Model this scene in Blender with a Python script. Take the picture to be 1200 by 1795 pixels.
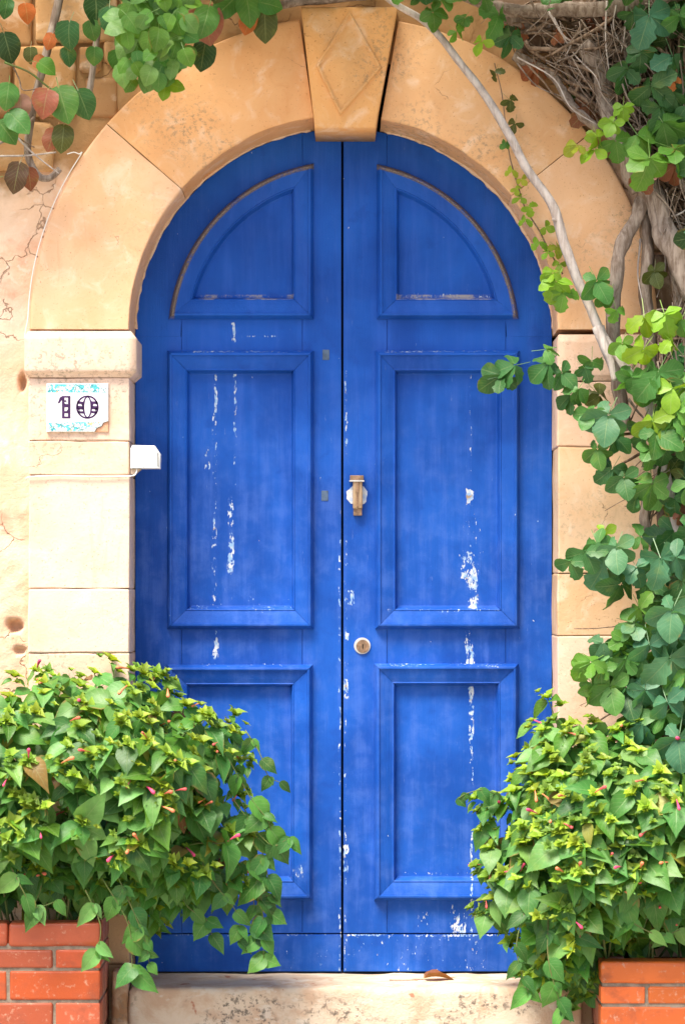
import bpy, bmesh, math, random
import numpy as np
from mathutils import Vector, Matrix, noise as mnoise

for o in list(bpy.data.objects):
    bpy.data.objects.remove(o, do_unlink=True)
SC = bpy.context.scene
COL = SC.collection

# ------------------------------------------------------------------ camera
CAM_D = 10.0            # camera to wall face
YD = 0.26              # door face behind the wall face
EYE = 1.643            # eye height
cam = bpy.data.cameras.new("camera")
cam_o = bpy.data.objects.new("camera", cam)
COL.objects.link(cam_o)
cam_o.location = (0, -CAM_D, EYE)
cam_o.rotation_euler = (math.radians(90), 0, 0)
cam.sensor_fit = 'VERTICAL'
cam.sensor_height = 36.0
cam.sensor_width = 36.0
cam.lens = 36.0 * CAM_D / 3.59
cam.shift_y = 152.5 / 1795.0
cam.clip_end = 500
cam.dof.use_dof = True
cam.dof.focus_distance = 10.15
cam.dof.aperture_fstop = 3.2
SC.camera = cam_o

# ------------------------------------------------------------------ sky, sun, exposure
SUN_TO = Vector((-0.42, -0.54, 1.30)).normalized()      # towards the sun
SUN_EL = math.asin(SUN_TO.z)
SUN_ROT = math.atan2(SUN_TO.x, SUN_TO.y)
world = bpy.data.worlds.new("World")
SC.world = world
world.use_nodes = True
wn = world.node_tree
bg = wn.nodes.get('Background') or wn.nodes.new('ShaderNodeBackground')
sky = wn.nodes.new('ShaderNodeTexSky')
sky.sky_type = 'NISHITA'
sky.sun_disc = False
sky.sun_elevation = SUN_EL
sky.sun_rotation = SUN_ROT
sky.air_density = 0.65
sky.dust_density = 3.0
sky.ozone_density = 0.3
wn.links.new(sky.outputs[0], bg.inputs[0])
bg.inputs[1].default_value = 0.05
sun = bpy.data.lights.new("sun", 'SUN')
sun.energy = 1.5
sun.angle = math.radians(26)
sun.color = (1.0, 0.93, 0.82)
sun_o = bpy.data.objects.new("sun", sun)
COL.objects.link(sun_o)
sun_o.location = (-4, -6, 8)
sun_o.rotation_euler = (-SUN_TO).to_track_quat('-Z', 'Y').to_euler()
SC.view_settings.view_transform = 'Standard'
SC.view_settings.look = 'None'
SC.view_settings.gamma = 1.0
SC.view_settings.use_curve_mapping = False
SC.view_settings.exposure = 2.68
SC.render.engine = 'CYCLES'
SC.cycles.use_denoising = True
SC.cycles.max_bounces = 6
SC.cycles.diffuse_bounces = 4

# ------------------------------------------------------------------ helpers
def W(px, py, y=0.0):
    """point at depth y that the photograph shows at pixel px, py"""
    k = (CAM_D + y) / CAM_D / 500.0
    return Vector(((px - 600) * k, y, EYE + (1050 - py) * k))

ORG = {}
def rng(seed):
    return random.Random(seed)

def tag(o, label=None, cat=None, group=None, kind=None):
    if label: o['label'] = label
    if cat: o['category'] = cat
    if group: o['group'] = group
    if kind: o['kind'] = kind
    return o

def thing(name, loc, label, cat, group=None):
    o = bpy.data.objects.new(name, None)
    o.empty_display_size = 0.05
    COL.objects.link(o)
    o.location = loc
    ORG[o.name] = Vector(loc)
    return tag(o, label, cat, group)

def mesh_data(name, verts, faces, mat, smooth=False, uvs=None):
    me = bpy.data.meshes.new(name)
    me.from_pydata([tuple(v) for v in verts], [], faces)
    if uvs is not None:
        ul = me.uv_layers.new(name='UVMap')
        for l in me.loops:
            ul.data[l.index].uv = uvs[l.vertex_index]
    if mat:
        for m in (mat if isinstance(mat, (list, tuple)) else [mat]):
            me.materials.append(m)
    if smooth:
        me.polygons.foreach_set('use_smooth', [True] * len(me.polygons))
    me.update()
    return me

def add(name, verts, faces, mat, parent=None, smooth=False, color=None, uvs=None):
    org = ORG[parent.name] if parent else Vector((0, 0, 0))
    if mat == 'paint':
        mat = make_door_paint((min(v[0] for v in verts), max(v[0] for v in verts), min(v[2] for v in verts), max(v[2] for v in verts)))
    me = mesh_data(name, [Vector(v) - org for v in verts], faces, mat, smooth, uvs)
    o = bpy.data.objects.new(name, me)
    COL.objects.link(o)
    if parent:
        o.parent = parent
    ORG[o.name] = org
    if color:
        o.color = (*color, 1)
    return o

def bm_add(name, bm, mat, parent=None, smooth=False, color=None):
    bmesh.ops.recalc_face_normals(bm, faces=bm.faces)
    vs = [v.co.copy() for v in bm.verts]
    bm.verts.index_update()
    fs = [[v.index for v in f.verts] for f in bm.faces]
    bm.free()
    return add(name, vs, fs, mat, parent, smooth, color)

def box_bm(x0, x1, y0, y1, z0, z1, bev=0.0, seg=2):
    bm = bmesh.new()
    bmesh.ops.create_cube(bm, size=1)
    for v in bm.verts:
        v.co = Vector(((x0 + x1) / 2 + v.co.x * (x1 - x0), (y0 + y1) / 2 + v.co.y * (y1 - y0), (z0 + z1) / 2 + v.co.z * (z1 - z0)))
    if bev > 0:
        bmesh.ops.bevel(bm, geom=list(bm.edges), offset=bev, segments=seg, affect='EDGES', profile=0.6)
    return bm

def n3(p, s, seed=0.0):
    return mnoise.noise(Vector((p[0] * s + seed, p[1] * s + seed * 1.7, p[2] * s - seed)))

def rough_box(x0, x1, y0, y1, z0, z1, bev=0.01, cell=0.03, amp=0.003, freq=9, seed=0.0, edge_amp=0.006):
    """a rounded stone block with worn, uneven faces and edges"""
    bm = bmesh.new()
    nx = max(2, int((x1 - x0) / cell)); ny = max(2, int((y1 - y0) / cell)); nz = max(2, int((z1 - z0) / cell))
    idx = {}
    def coords(a, b, n, bv):
        c = [a, a + bv * 0.35, a + bv, a + bv * 1.9]
        m = max(1, n - 1)
        e = bv * 1.9
        c += [a + e + (b - a - 2 * e) * k / m for k in range(1, m)]
        c += [b - bv * 1.9, b - bv, b - bv * 0.35, b]
        return c
    X = coords(x0, x1, nx, bev); Y = coords(y0, y1, ny, bev); Z = coords(z0, z1, nz, bev)
    lo = Vector((x0 + bev, y0 + bev, z0 + bev)); hi = Vector((x1 - bev, y1 - bev, z1 - bev))
    def V(i, j, k):
        key = (i, j, k)
        if key in idx: return idx[key]
        p = Vector((X[i], Y[j], Z[k]))
        q = Vector((min(max(p.x, lo.x), hi.x), min(max(p.y, lo.y), hi.y), min(max(p.z, lo.z), hi.z)))
        d = p - q
        nrm = d.normalized() if d.length > 1e-9 else Vector((0, 0, 1))
        p = q + nrm * bev
        onedge = (abs(d.x) > 1e-6) + (abs(d.y) > 1e-6) + (abs(d.z) > 1e-6) > 1
        a = n3(p, freq, seed) * amp + n3(p, freq * 3.1, seed + 5) * amp * 0.4
        if onedge:
            a -= max(0.0, n3(p, 14, seed + 9)) * edge_amp
        p = p + nrm * a
        idx[key] = bm.verts.new(p)
        return idx[key]
    I, J, K = len(X) - 1, len(Y) - 1, len(Z) - 1
    def quad(a, b, c, d):
        try: bm.faces.new((V(*a), V(*b), V(*c), V(*d)))
        except ValueError: pass
    for i in range(I):
        for k in range(K):
            quad((i, 0, k), (i + 1, 0, k), (i + 1, 0, k + 1), (i, 0, k + 1))
            quad((i, J, k), (i, J, k + 1), (i + 1, J, k + 1), (i + 1, J, k))
    for j in range(J):
        for k in range(K):
            quad((0, j, k), (0, j, k + 1), (0, j + 1, k + 1), (0, j + 1, k))
            quad((I, j, k), (I, j + 1, k), (I, j + 1, k + 1), (I, j, k + 1))
    for i in range(I):
        for j in range(J):
            quad((i, j, 0), (i, j + 1, 0), (i + 1, j + 1, 0), (i + 1, j, 0))
            quad((i, j, K), (i + 1, j, K), (i + 1, j + 1, K), (i, j + 1, K))
    return bm

def catmull(pts, n=6):
    pts = [Vector(p) for p in pts]
    out = []
    P = [pts[0] * 2 - pts[1]] + pts + [pts[-1] * 2 - pts[-2]]
    for i in range(1, len(P) - 2):
        for k in range(n):
            t = k / n
            a, b, c, d = P[i - 1], P[i], P[i + 1], P[i + 2]
            out.append(0.5 * ((2 * b) + (c - a) * t + (2 * a - 5 * b + 4 * c - d) * t * t + (3 * b - a - 3 * c + d) * t ** 3))
    out.append(pts[-1])
    return out

def tube(pts, r0, r1, seg=6, n=5, wob=0.0, seed=0.0, cap=True, flute=0.0, radii=None):
    c = catmull(pts, n)
    if wob:
        c = [p + Vector((n3(p, 7, seed), n3(p, 7, seed + 31), n3(p, 7, seed + 67))) * wob for p in c]
    vs, fs = [], []
    up = Vector((0.3, 1, 0.2)).normalized()
    m = len(c)
    for i, p in enumerate(c):
        d = (c[min(i + 1, m - 1)] - c[max(i - 1, 0)]).normalized()
        a = d.cross(up)
        if a.length < 1e-3: a = d.cross(Vector((1, 0, 0)))
        a.normalize(); b = d.cross(a)
        t = i / (m - 1)
        if radii:
            f = t * (len(radii) - 1); k = min(int(f), len(radii) - 2); r = radii[k] + (radii[k + 1] - radii[k]) * (f - k)
        else:
            r = r0 + (r1 - r0) * t
        for s in range(seg):
            th = 2 * math.pi * s / seg
            q = p + (a * math.cos(th) + b * math.sin(th)) * r
            rr = 1.0 + (n3(q, 18, seed + 3) * flute if flute else 0.0) + (flute * 0.5 * math.sin(th * 3 + seed + t * 5) if flute else 0.0)
            vs.append(p + (q - p) * rr)
    for i in range(m - 1):
        for s in range(seg):
            s2 = (s + 1) % seg
            fs.append((i * seg + s, i * seg + s2, (i + 1) * seg + s2, (i + 1) * seg + s))
    if cap:
        fs.append(tuple(range(seg - 1, -1, -1)))
        fs.append(tuple((m - 1) * seg + s for s in range(seg)))
    return vs, fs

# ------------------------------------------------------------------ node material builder
class Mat:
    def __init__(s, name, rough=0.8, spec=0.3):
        s.m = bpy.data.materials.new(name)
        s.m.use_nodes = True
        s.t = s.m.node_tree
        s.b = s.t.nodes.get('Principled BSDF')
        s.out = s.t.nodes.get('Material Output')
        s.b.inputs['Roughness'].default_value = rough
        s.b.inputs['Specular IOR Level'].default_value = spec
    def n(s, t, **kw):
        nd = s.t.nodes.new(t)
        for k, v in kw.items(): setattr(nd, k, v)
        return nd
    def set(s, sock, v):
        if v is None: return
        if isinstance(v, bpy.types.NodeSocket): s.t.links.new(v, sock)
        elif isinstance(v, (tuple, list)):
            sock.default_value = (*v, 1.0) if (len(v) == 3 and sock.type == 'RGBA') else tuple(v)
        else: sock.default_value = v
    def math(s, op, a, b=None, c=None, clamp=False):
        nd = s.n('ShaderNodeMath', operation=op, use_clamp=clamp)
        s.set(nd.inputs[0], a); s.set(nd.inputs[1], b)
        if c is not None: s.set(nd.inputs[2], c)
        return nd.outputs[0]
    def pos(s):
        return s.n('ShaderNodeNewGeometry').outputs['Position']
    def objc(s):
        return s.n('ShaderNodeTexCoord').outputs['Object']
    def xyz(s, v):
        nd = s.n('ShaderNodeSeparateXYZ'); s.set(nd.inputs[0], v)
        return nd.outputs
    def vscale(s, v, sc, off=(0, 0, 0)):
        nd = s.n('ShaderNodeMapping'); s.set(nd.inputs['Vector'], v)
        nd.inputs['Scale'].default_value = sc; nd.inputs['Location'].default_value = off
        return nd.outputs[0]
    def noise(s, v, scale, detail=4, rough=0.55, dist=0.0):
        nd = s.n('ShaderNodeTexNoise'); s.set(nd.inputs['Vector'], v)
        nd.inputs['Scale'].default_value = scale; nd.inputs['Detail'].default_value = detail
        nd.inputs['Roughness'].default_value = rough; nd.inputs['Distortion'].default_value = dist
        return nd.outputs[0]
    def mr(s, v, a, b, c=0.0, d=1.0, smooth=True):
        nd = s.n('ShaderNodeMapRange', interpolation_type='SMOOTHSTEP' if smooth else 'LINEAR', clamp=True)
        s.set(nd.inputs[0], v)
        for i, x in enumerate((a, b, c, d)): s.set(nd.inputs[i + 1], x)
        return nd.outputs[0]
    def mix(s, f, a, b, blend='MIX'):
        nd = s.n('ShaderNodeMix', data_type='RGBA', blend_type=blend)
        s.set(nd.inputs[0], f); s.set(nd.inputs[6], a); s.set(nd.inputs[7], b)
        return nd.outputs[2]
    def bump(s, h, strength=0.4, dist=0.01):
        nd = s.n('ShaderNodeBump'); nd.inputs['Strength'].default_value = strength
        nd.inputs['Distance'].default_value = dist; s.set(nd.inputs['Height'], h)
        s.t.links.new(nd.outputs[0], s.b.inputs['Normal'])
    def base(s, c): s.set(s.b.inputs['Base Color'], c)
    def rough(s, r): s.set(s.b.inputs['Roughness'], r)

def add_f(M, *terms):
    r = terms[0]
    for t in terms[1:]: r = M.math('ADD', r, t)
    return r

# dressed, lime-washed stone; its tint is the object's own colour
def make_stone():
    M = Mat('limewashed_stone', 0.88, 0.2)
    p = M.pos()
    oi = M.n('ShaderNodeObjectInfo')
    c = oi.outputs['Color']
    big = M.noise(p, 3.2, 5, 0.6, 0.4)
    mid = M.noise(p, 11, 5, 0.6, 0.8)
    fine = M.noise(p, 90, 3, 0.6)
    c = M.mix(M.mr(big, 0.42, 0.68, 0, 0.5), c, M.mix(1.0, c, (0.93, 0.80, 0.66), 'MULTIPLY'))
    c = M.mix(M.mr(mid, 0.50, 0.72, 0, 0.65), c, M.mix(0.55, c, (0.86, 0.72, 0.56)))
    c = M.mix(M.mr(mid, 0.30, 0.44, 0.30, 0), c, M.mix(1.0, c, (0.86, 0.74, 0.60), 'MULTIPLY'))
    # grey lichen speckle where a wide patch mask lets it
    patch = M.mr(M.noise(M.vscale(p, (1, 1, 1), (3.3, 0, 1.2)), 2.4, 3, 0.5), 0.49, 0.66)
    speck = M.mr(M.noise(p, 55, 6, 0.75), 0.50, 0.62)
    c = M.mix(M.math('MULTIPLY', M.math('MULTIPLY', patch, speck), 0.6), c, (0.20, 0.16, 0.11))
    pore = M.mr(M.noise(p, 150, 2, 0.5), 0.66, 0.72)
    c = M.mix(M.math('MULTIPLY', pore, 0.5), c, M.mix(1.0, c, (0.45, 0.36, 0.28), 'MULTIPLY'))
    # brown run-off streaks with their own shapes
    st = M.mr(M.noise(M.vscale(p, (9, 9, 1.3)), 1.6, 5, 0.65, 0.6), 0.60, 0.74)
    c = M.mix(M.math('MULTIPLY', st, 0.28), c, (0.42, 0.26, 0.14))
    # hairline cracks, only here and there
    vo = M.n('ShaderNodeTexVoronoi', feature='DISTANCE_TO_EDGE')
    wv = M.n('ShaderNodeVectorMath', operation='ADD'); M.set(wv.inputs[0], p)
    wn_ = M.n('ShaderNodeTexNoise'); M.set(wn_.inputs['Vector'], p); wn_.inputs['Scale'].default_value = 9; wn_.inputs['Detail'].default_value = 5
    sc = M.n('ShaderNodeVectorMath', operation='SCALE'); M.set(sc.inputs[0], wn_.outputs['Color']); sc.inputs['Scale'].default_value = 0.16
    M.set(wv.inputs[1], sc.outputs[0])
    M.set(vo.inputs['Vector'], wv.outputs[0]); vo.inputs['Scale'].default_value = 4.2
    crack = M.math('MULTIPLY', M.mr(vo.outputs['Distance'], 0.0, 0.004, 1, 0), M.mr(M.noise(M.vscale(p, (1, 1, 1), (7, 2, 5)), 4.0, 2), 0.61, 0.66))
    c = M.mix(M.math('MULTIPLY', crack, 0.8), c, (0.10, 0.06, 0.03))
    M.base(c)
    h = add_f(M, M.math('MULTIPLY', mid, 0.5), M.math('MULTIPLY', fine, 0.35), M.math('MULTIPLY', pore, -0.35), M.math('MULTIPLY', crack, -0.8))
    M.bump(h, 0.55, 0.006)
    return M.m

def make_plaster():
    M = Mat('crumbling_plaster', 0.92, 0.15)
    p = M.pos()
    big = M.noise(p, 4.0, 5, 0.62, 0.7)
    mid = M.noise(p, 16, 6, 0.65, 0.4)
    fine = M.noise(p, 120, 3, 0.6)
    c = M.mix(M.mr(big, 0.36, 0.62), (0.66, 0.43, 0.28), (0.72, 0.53, 0.39))
    c = M.mix(M.mr(M.noise(M.vscale(p, (1, 1, 1), (5, 0, 2)), 6, 4, 0.6), 0.55, 0.68, 0, 0.55), c, (0.62, 0.27, 0.17))
    c = M.mix(M.mr(mid, 0.56, 0.72, 0, 0.6), c, (0.74, 0.66, 0.55))
    c = M.mix(M.mr(mid, 0.27, 0.40, 0.3, 0), c, (0.36, 0.21, 0.11))
    z = M.xyz(p)[2]
    # above the old plaster line the bare ochre masonry shows
    edge = M.math('ADD', z, M.math('MULTIPLY', M.noise(p, 5, 4), 0.5))
    bare = M.mr(edge, 3.30, 3.42)
    c = M.mix(bare, c, M.mix(mid, (0.30, 0.17, 0.075), (0.46, 0.27, 0.12)))
    vo = M.n('ShaderNodeTexVoronoi', feature='DISTANCE_TO_EDGE')
    wv = M.n('ShaderNodeVectorMath', operation='ADD'); M.set(wv.inputs[0], p)
    wn_ = M.n('ShaderNodeTexNoise'); M.set(wn_.inputs['Vector'], p); wn_.inputs['Scale'].default_value = 12; wn_.inputs['Detail'].default_value = 5
    sc = M.n('ShaderNodeVectorMath', operation='SCALE'); M.set(sc.inputs[0], wn_.outputs['Color']); sc.inputs['Scale'].default_value = 0.13
    M.set(wv.inputs[1], sc.outputs[0])
    M.set(vo.inputs['Vector'], wv.outputs[0]); vo.inputs['Scale'].default_value = 6.5
    crack = M.math('MULTIPLY', M.mr(vo.outputs['Distance'], 0.0, 0.02, 1, 0), M.mr(M.noise(p, 5.5, 2), 0.50, 0.56))
    c = M.mix(M.math('MULTIPLY', crack, 0.6), c, (0.16, 0.08, 0.04))
    M.base(c)
    h = add_f(M, M.math('MULTIPLY', mid, 0.8), M.math('MULTIPLY', fine, 0.25), M.math('MULTIPLY', crack, -1.2))
    M.bump(h, 0.6, 0.012)
    return M.m

_paint = {}
def make_door_paint(bb):
    """the door paint with the chips that lie on this part of the door; bb = x0,x1,z0,z1"""
    K = (CAM_D + YD) / CAM_D / 500.0
    bands, scuffs_glints = [], []
    P0, P1, Q0, Q1 = 600 + bb[0] / K, 600 + bb[1] / K, 1050 - (bb[3] - EYE) / K, 1050 - (bb[2] - EYE) / K
    for q in BANDS:
        if q[0] + q[3] * 1.3 + 5 > P0 and q[0] - q[3] * 1.3 - 5 < P1 and q[2] + 5 > Q0 and q[1] - 5 < Q1: bands.append(q)
    for q in SCUFFS_GLINTS:
        if q[1] + 6 > P0 and q[0] - 6 < P1 and q[2] + q[3] + 4 > Q0 and q[2] - q[3] - 4 < Q1: scuffs_glints.append(q)
    head = bb[3] > ZC + 0.05
    key = (tuple(bands), tuple(scuffs_glints), head)
    if key not in _paint: _paint[key] = door_paint(bands, scuffs_glints, head)
    return _paint[key]

def door_paint(bands, scuffs_glints, head):
    M = Mat('weathered_blue_paint', 0.55, 0.16)
    p = M.pos()
    X, Y, Z = M.xyz(p)
    K = (CAM_D + YD) / CAM_D / 500.0
    wx = lambda px: (px - 600) * K
    wz = lambda py: EYE + (1050 - py) * K
    big = M.noise(p, 2.6, 4, 0.55, 0.3)
    strk = M.noise(M.vscale(p, (26, 26, 2.2)), 1.0, 5, 0.6)
    mid = M.noise(p, 14, 5, 0.62, 0.3)
    grain = M.noise(M.vscale(p, (240, 240, 9)), 1.0, 4, 0.6)
    fine = M.noise(p, 180, 3, 0.6)
    c = M.mix(M.mr(big, 0.33, 0.66), (0.007, 0.062, 0.33), (0.012, 0.100, 0.47))
    c = M.mix(M.mr(strk, 0.45, 0.72, 0, 0.3), c, (0.034, 0.118, 0.52))
    c = M.mix(M.mr(mid, 0.30, 0.42, 0.22, 0), c, (0.008, 0.036, 0.24))
    lines = M.mr(M.noise(M.vscale(p, (330, 330, 3.0)), 1.0, 3, 0.6), 0.64, 0.74, 0, 0.3)
    c = M.mix(lines, c, (0.002, 0.022, 0.16))
    # chalky fading, with sky sheen painted in towards the lower doors
    chalk_sheen = M.math('MULTIPLY', M.mr(add_f(M, mid, M.math('MULTIPLY', strk, 0.6)), 0.70, 1.10), M.mr(Z, 2.7, 1.7, 0.15, 1))
    c = M.mix(M.math('MULTIPLY', chalk_sheen, 0.26), c, (0.12, 0.22, 0.60))
    # ---- chipped paint along the cracks in the boards
    jit = M.math('MULTIPLY_ADD', M.noise(M.vscale(p, (6, 6, 14)), 1.0, 3), 0.018, -0.009)
    jx = M.math('ADD', X, jit)
    jz = M.math('ADD', Z, M.math('MULTIPLY', jit, 0.6))
    chipn = M.mr(M.noise(M.vscale(p, (120, 120, 46)), 1.0, 5, 0.62), 0.30, 0.70, 0, 1, False)
    m = M.math('MULTIPLY', X, 0.0)
    for (px, a, b, hw, d) in bands:
        w = hw * K
        dx = M.math('ABSOLUTE', M.math('SUBTRACT', jx, wx(px)))
        mx = M.mr(dx, w * 1.25, w * 0.5, 0, 1)
        zc = (wz(a) + wz(b)) / 2; hz = abs(wz(a) - wz(b)) / 2
        dz = M.math('ABSOLUTE', M.math('SUBTRACT', jz, zc))
        mz = M.mr(dz, hz + 0.008, hz - 0.004, 0, d)
        v = M.math('MULTIPLY', mx, mz)
        m = M.math('MAXIMUM', m, v)
    # horizontal wear at the joints; middle mouldings' top edges get a painted highlight too
    for (x0, x1, py, hw, d) in scuffs_glints:
        xc = (wx(x0) + wx(x1)) / 2; hx = abs(wx(x1) - wx(x0)) / 2
        mx = M.mr(M.math('ABSOLUTE', M.math('SUBTRACT', X, xc)), hx + 0.01, hx - 0.02, 0, d)
        mz = M.mr(M.math('ABSOLUTE', M.math('SUBTRACT', jz, wz(py))), hw * K * 1.3, hw * K * 0.4, 0, 1)
        m = M.math('MAXIMUM', m, M.math('MULTIPLY', mx, mz))
    gaps = M.mr(M.noise(M.vscale(p, (14, 14, 16), (0, 3, 0)), 1.0, 3, 0.6), 0.36, 0.62, 0.25, 1.15)
    m = M.math('MULTIPLY', m, gaps)
    chips = M.math('ADD', chipn, m)
    halo = M.math('MULTIPLY', M.mr(chips, 0.86, 1.0), M.mr(m, 0.05, 0.15))
    chip = M.mr(chips, 1.0, 1.05)
    sparse = M.mr(M.noise(M.vscale(p, (60, 60, 42), (1.3, 0, 4)), 1.0, 3, 0.5), 0.765, 0.785)
    chip = M.math('MAXIMUM', chip, M.math('MULTIPLY', sparse, 0.85))
    hair = M.mr(M.noise(M.vscale(p, (70, 70, 12), (9, 0, 2)), 1.0, 6, 0.7), 0.67, 0.71, 0, 0.22)
    cc = M.mix(M.mr(M.noise(p, 40, 3), 0.40, 0.60), (0.62, 0.65, 0.68), (0.26, 0.42, 0.66))
    cc = M.mix(M.mr(M.noise(M.vscale(p, (1, 1, 1), (2, 2, 2)), 30, 3), 0.60, 0.68), cc, (0.38, 0.28, 0.19))
    c = M.mix(hair, c, (0.22, 0.30, 0.58))
    c = M.mix(M.math('MULTIPLY', halo, 0.65), c, (0.10, 0.19, 0.46))
    c = M.mix(chip, c, cc)
    if head:
     # bare weathered wood on the outer bead of the arched mouldings
     xx = M.math('SUBTRACT', X, CX)
     zz = M.math('SUBTRACT', Z, ZC)
     r = M.math('SQRT', M.math('ADD', M.math('MULTIPLY', xx, xx), M.math('MULTIPLY', zz, zz)))
     tm = M.mr(M.math('ABSOLUTE', M.math('SUBTRACT', r, 0.620)), 0.0125, 0.0070)
     tm = M.math('MULTIPLY', tm, M.mr(Z, ZC + 0.055, ZC + 0.075))
     tm = M.math('MULTIPLY', tm, M.mr(Y, YD - 0.0015, YD - 0.0035))
     tm = M.math('MULTIPLY', tm, M.mr(add_f(M, mid, M.math('MULTIPLY', fine, 0.4)), 0.50, 0.72, 0.25, 1))
     c = M.mix(tm, c, M.mix(M.mr(fine, 0.4, 0.6), (0.13, 0.11, 0.10), (0.22, 0.18, 0.15)))
     for (x0, x1) in ((348, 515), (694, 862)):
         xc = (wx(x0) + wx(x1)) / 2; hx = abs(wx(x1) - wx(x0)) / 2
         q = M.math('MULTIPLY', M.mr(M.math('ABSOLUTE', M.math('SUBTRACT', X, xc)), hx + 0.003, hx - 0.003), M.mr(M.math('ABSOLUTE', M.math('SUBTRACT', Z, wz(521))), 0.012, 0.009))
         q = M.math('MULTIPLY', q, M.mr(add_f(M, M.math('MULTIPLY', fine, 0.5), mid, M.math('MULTIPLY', strk, 0.5)), 0.90, 1.15, 0.0, 0.95))
         c = M.mix(q, c, (0.34, 0.32, 0.32))
    M.base(c)
    M.rough(M.mr(chip, 0, 1, 0.52, 0.85))
    h = add_f(M, M.math('MULTIPLY', grain, 0.5), M.math('MULTIPLY', fine, 0.3), M.math('MULTIPLY', chip, -1.0), M.math('MULTIPLY', mid, 0.25), M.math('MULTIPLY', lines, -0.6))
    M.bump(h, 0.45, 0.004)
    return M.m

def make_plain(name, col, rough=0.6, var=0.25, scale=20, spec=0.3, bump=0.2, metal=0.0, col2=None):
    M = Mat(name, rough, spec)
    p = M.pos()
    n = M.noise(p, scale, 5, 0.6)
    c2 = col2 or tuple(v * (1 - var) for v in col)
    M.base(M.mix(M.mr(n, 0.35, 0.65), col, c2))
    M.b.inputs['Metallic'].default_value = metal
    if bump: M.bump(M.noise(p, scale * 5, 4), bump, 0.003)
    return M.m

def make_tinted(name, rough=0.4, spec=0.4, var=0.3, scale=18, bump=0.25, dark=(0.12, 0.05, 0.03), spots=(0.55, 0.38, 0.28)):
    M = Mat(name, rough, spec)
    p = M.pos()
    c = M.n('ShaderNodeObjectInfo').outputs['Color']
    n = M.noise(p, scale, 5, 0.62, 0.3)
    c = M.mix(M.mr(n, 0.50, 0.75, 0, var), c, dark)
    c = M.mix(M.mr(M.noise(p, scale * 3, 5, 0.7), 0.57, 0.70, 0, 0.65), c, spots)
    M.base(c)
    M.rough(M.mr(n, 0.35, 0.7, rough, min(1, rough + 0.35)))
    M.bump(add_f(M, n, M.math('MULTIPLY', M.noise(p, scale * 9, 4), 0.3)), bump, 0.004)
    return M.m

def make_leaf(name, attr=False, rough=0.42):
    """leaf with pale midrib and side veins in UV space, tinted by the object's (or the vertices') own colour"""
    M = Mat(name, rough, 0.35)
    if attr:
        c = M.n('ShaderNodeAttribute', attribute_name='tint').outputs['Color']
    else:
        c = M.n('ShaderNodeObjectInfo').outputs['Color']
    uv = M.n('ShaderNodeTexCoord').outputs['UV']
    u, v, _ = M.xyz(uv)
    p = M.pos()
    blot = M.noise(p, 38, 4, 0.6)
    c0 = c
    c = M.mix(M.mr(blot, 0.36, 0.70, 0, 0.5), c, M.mix(1.0, c, (0.62, 0.72, 0.60), 'MULTIPLY'))
    c = M.mix(M.mr(M.noise(p, 16, 3), 0.56, 0.72, 0, 0.30), c, M.mix(0.6, c, (0.30, 0.36, 0.06)))
    au = M.math('ABSOLUTE', M.math('SUBTRACT', u, 0.5))
    rib = M.mr(au, 0.008, 0.035, 1, 0)
    sv = M.math('ABSOLUTE', M.math('SUBTRACT', M.math('FRACT', M.math('MULTIPLY', M.math('SUBTRACT', v, M.math('MULTIPLY', au, 0.7)), 7.0)), 0.5))
    side = M.mr(sv, 0.02, 0.10, 0.5, 0)
    veins = M.math('MAXIMUM', rib, side)
    c = M.mix(M.math('MULTIPLY', veins, 0.42), c, M.mix(0.55, c, (0.40, 0.50, 0.22)))
    # browned, bitten looking margins on some leaves
    rim = M.math('MULTIPLY', M.mr(au, 0.36, 0.49), M.mr(M.noise(p, 9, 3), 0.60, 0.68))
    c = M.mix(M.math('MULTIPLY', rim, 0.7), c, (0.32, 0.17, 0.05))
    M.base(c)
    M.bump(add_f(M, M.math('MULTIPLY', veins, -0.6), M.math('MULTIPLY', M.noise(p, 60, 3), 0.8)), 0.35, 0.003)
    tr = M.n('ShaderNodeBsdfTranslucent')
    M.set(tr.inputs['Color'], M.mix(1.0, c, (1.3, 1.25, 0.45), 'MULTIPLY'))
    mx = M.n('ShaderNodeMixShader'); mx.inputs[0].default_value = 0.36
    M.t.links.new(M.b.outputs[0], mx.inputs[1]); M.t.links.new(tr.outputs[0], mx.inputs[2])
    M.t.links.new(mx.outputs[0], M.out.inputs['Surface'])
    return M.m

def make_bark(name, c1, c2, scale=1.0):
    M = Mat(name, 0.9, 0.15)
    p = M.objc()
    n = M.noise(M.vscale(p, (60, 60, 11)), scale, 5, 0.65, 0.4)
    n2 = M.noise(p, 12, 4)
    c = M.mix(M.mr(n, 0.35, 0.65), c1, c2)
    c = M.mix(M.mr(n2, 0.55, 0.72, 0, 0.5), c, tuple(v * 1.35 for v in c2))
    M.base(c)
    M.bump(n, 0.7, 0.006)
    return M.m

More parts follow.
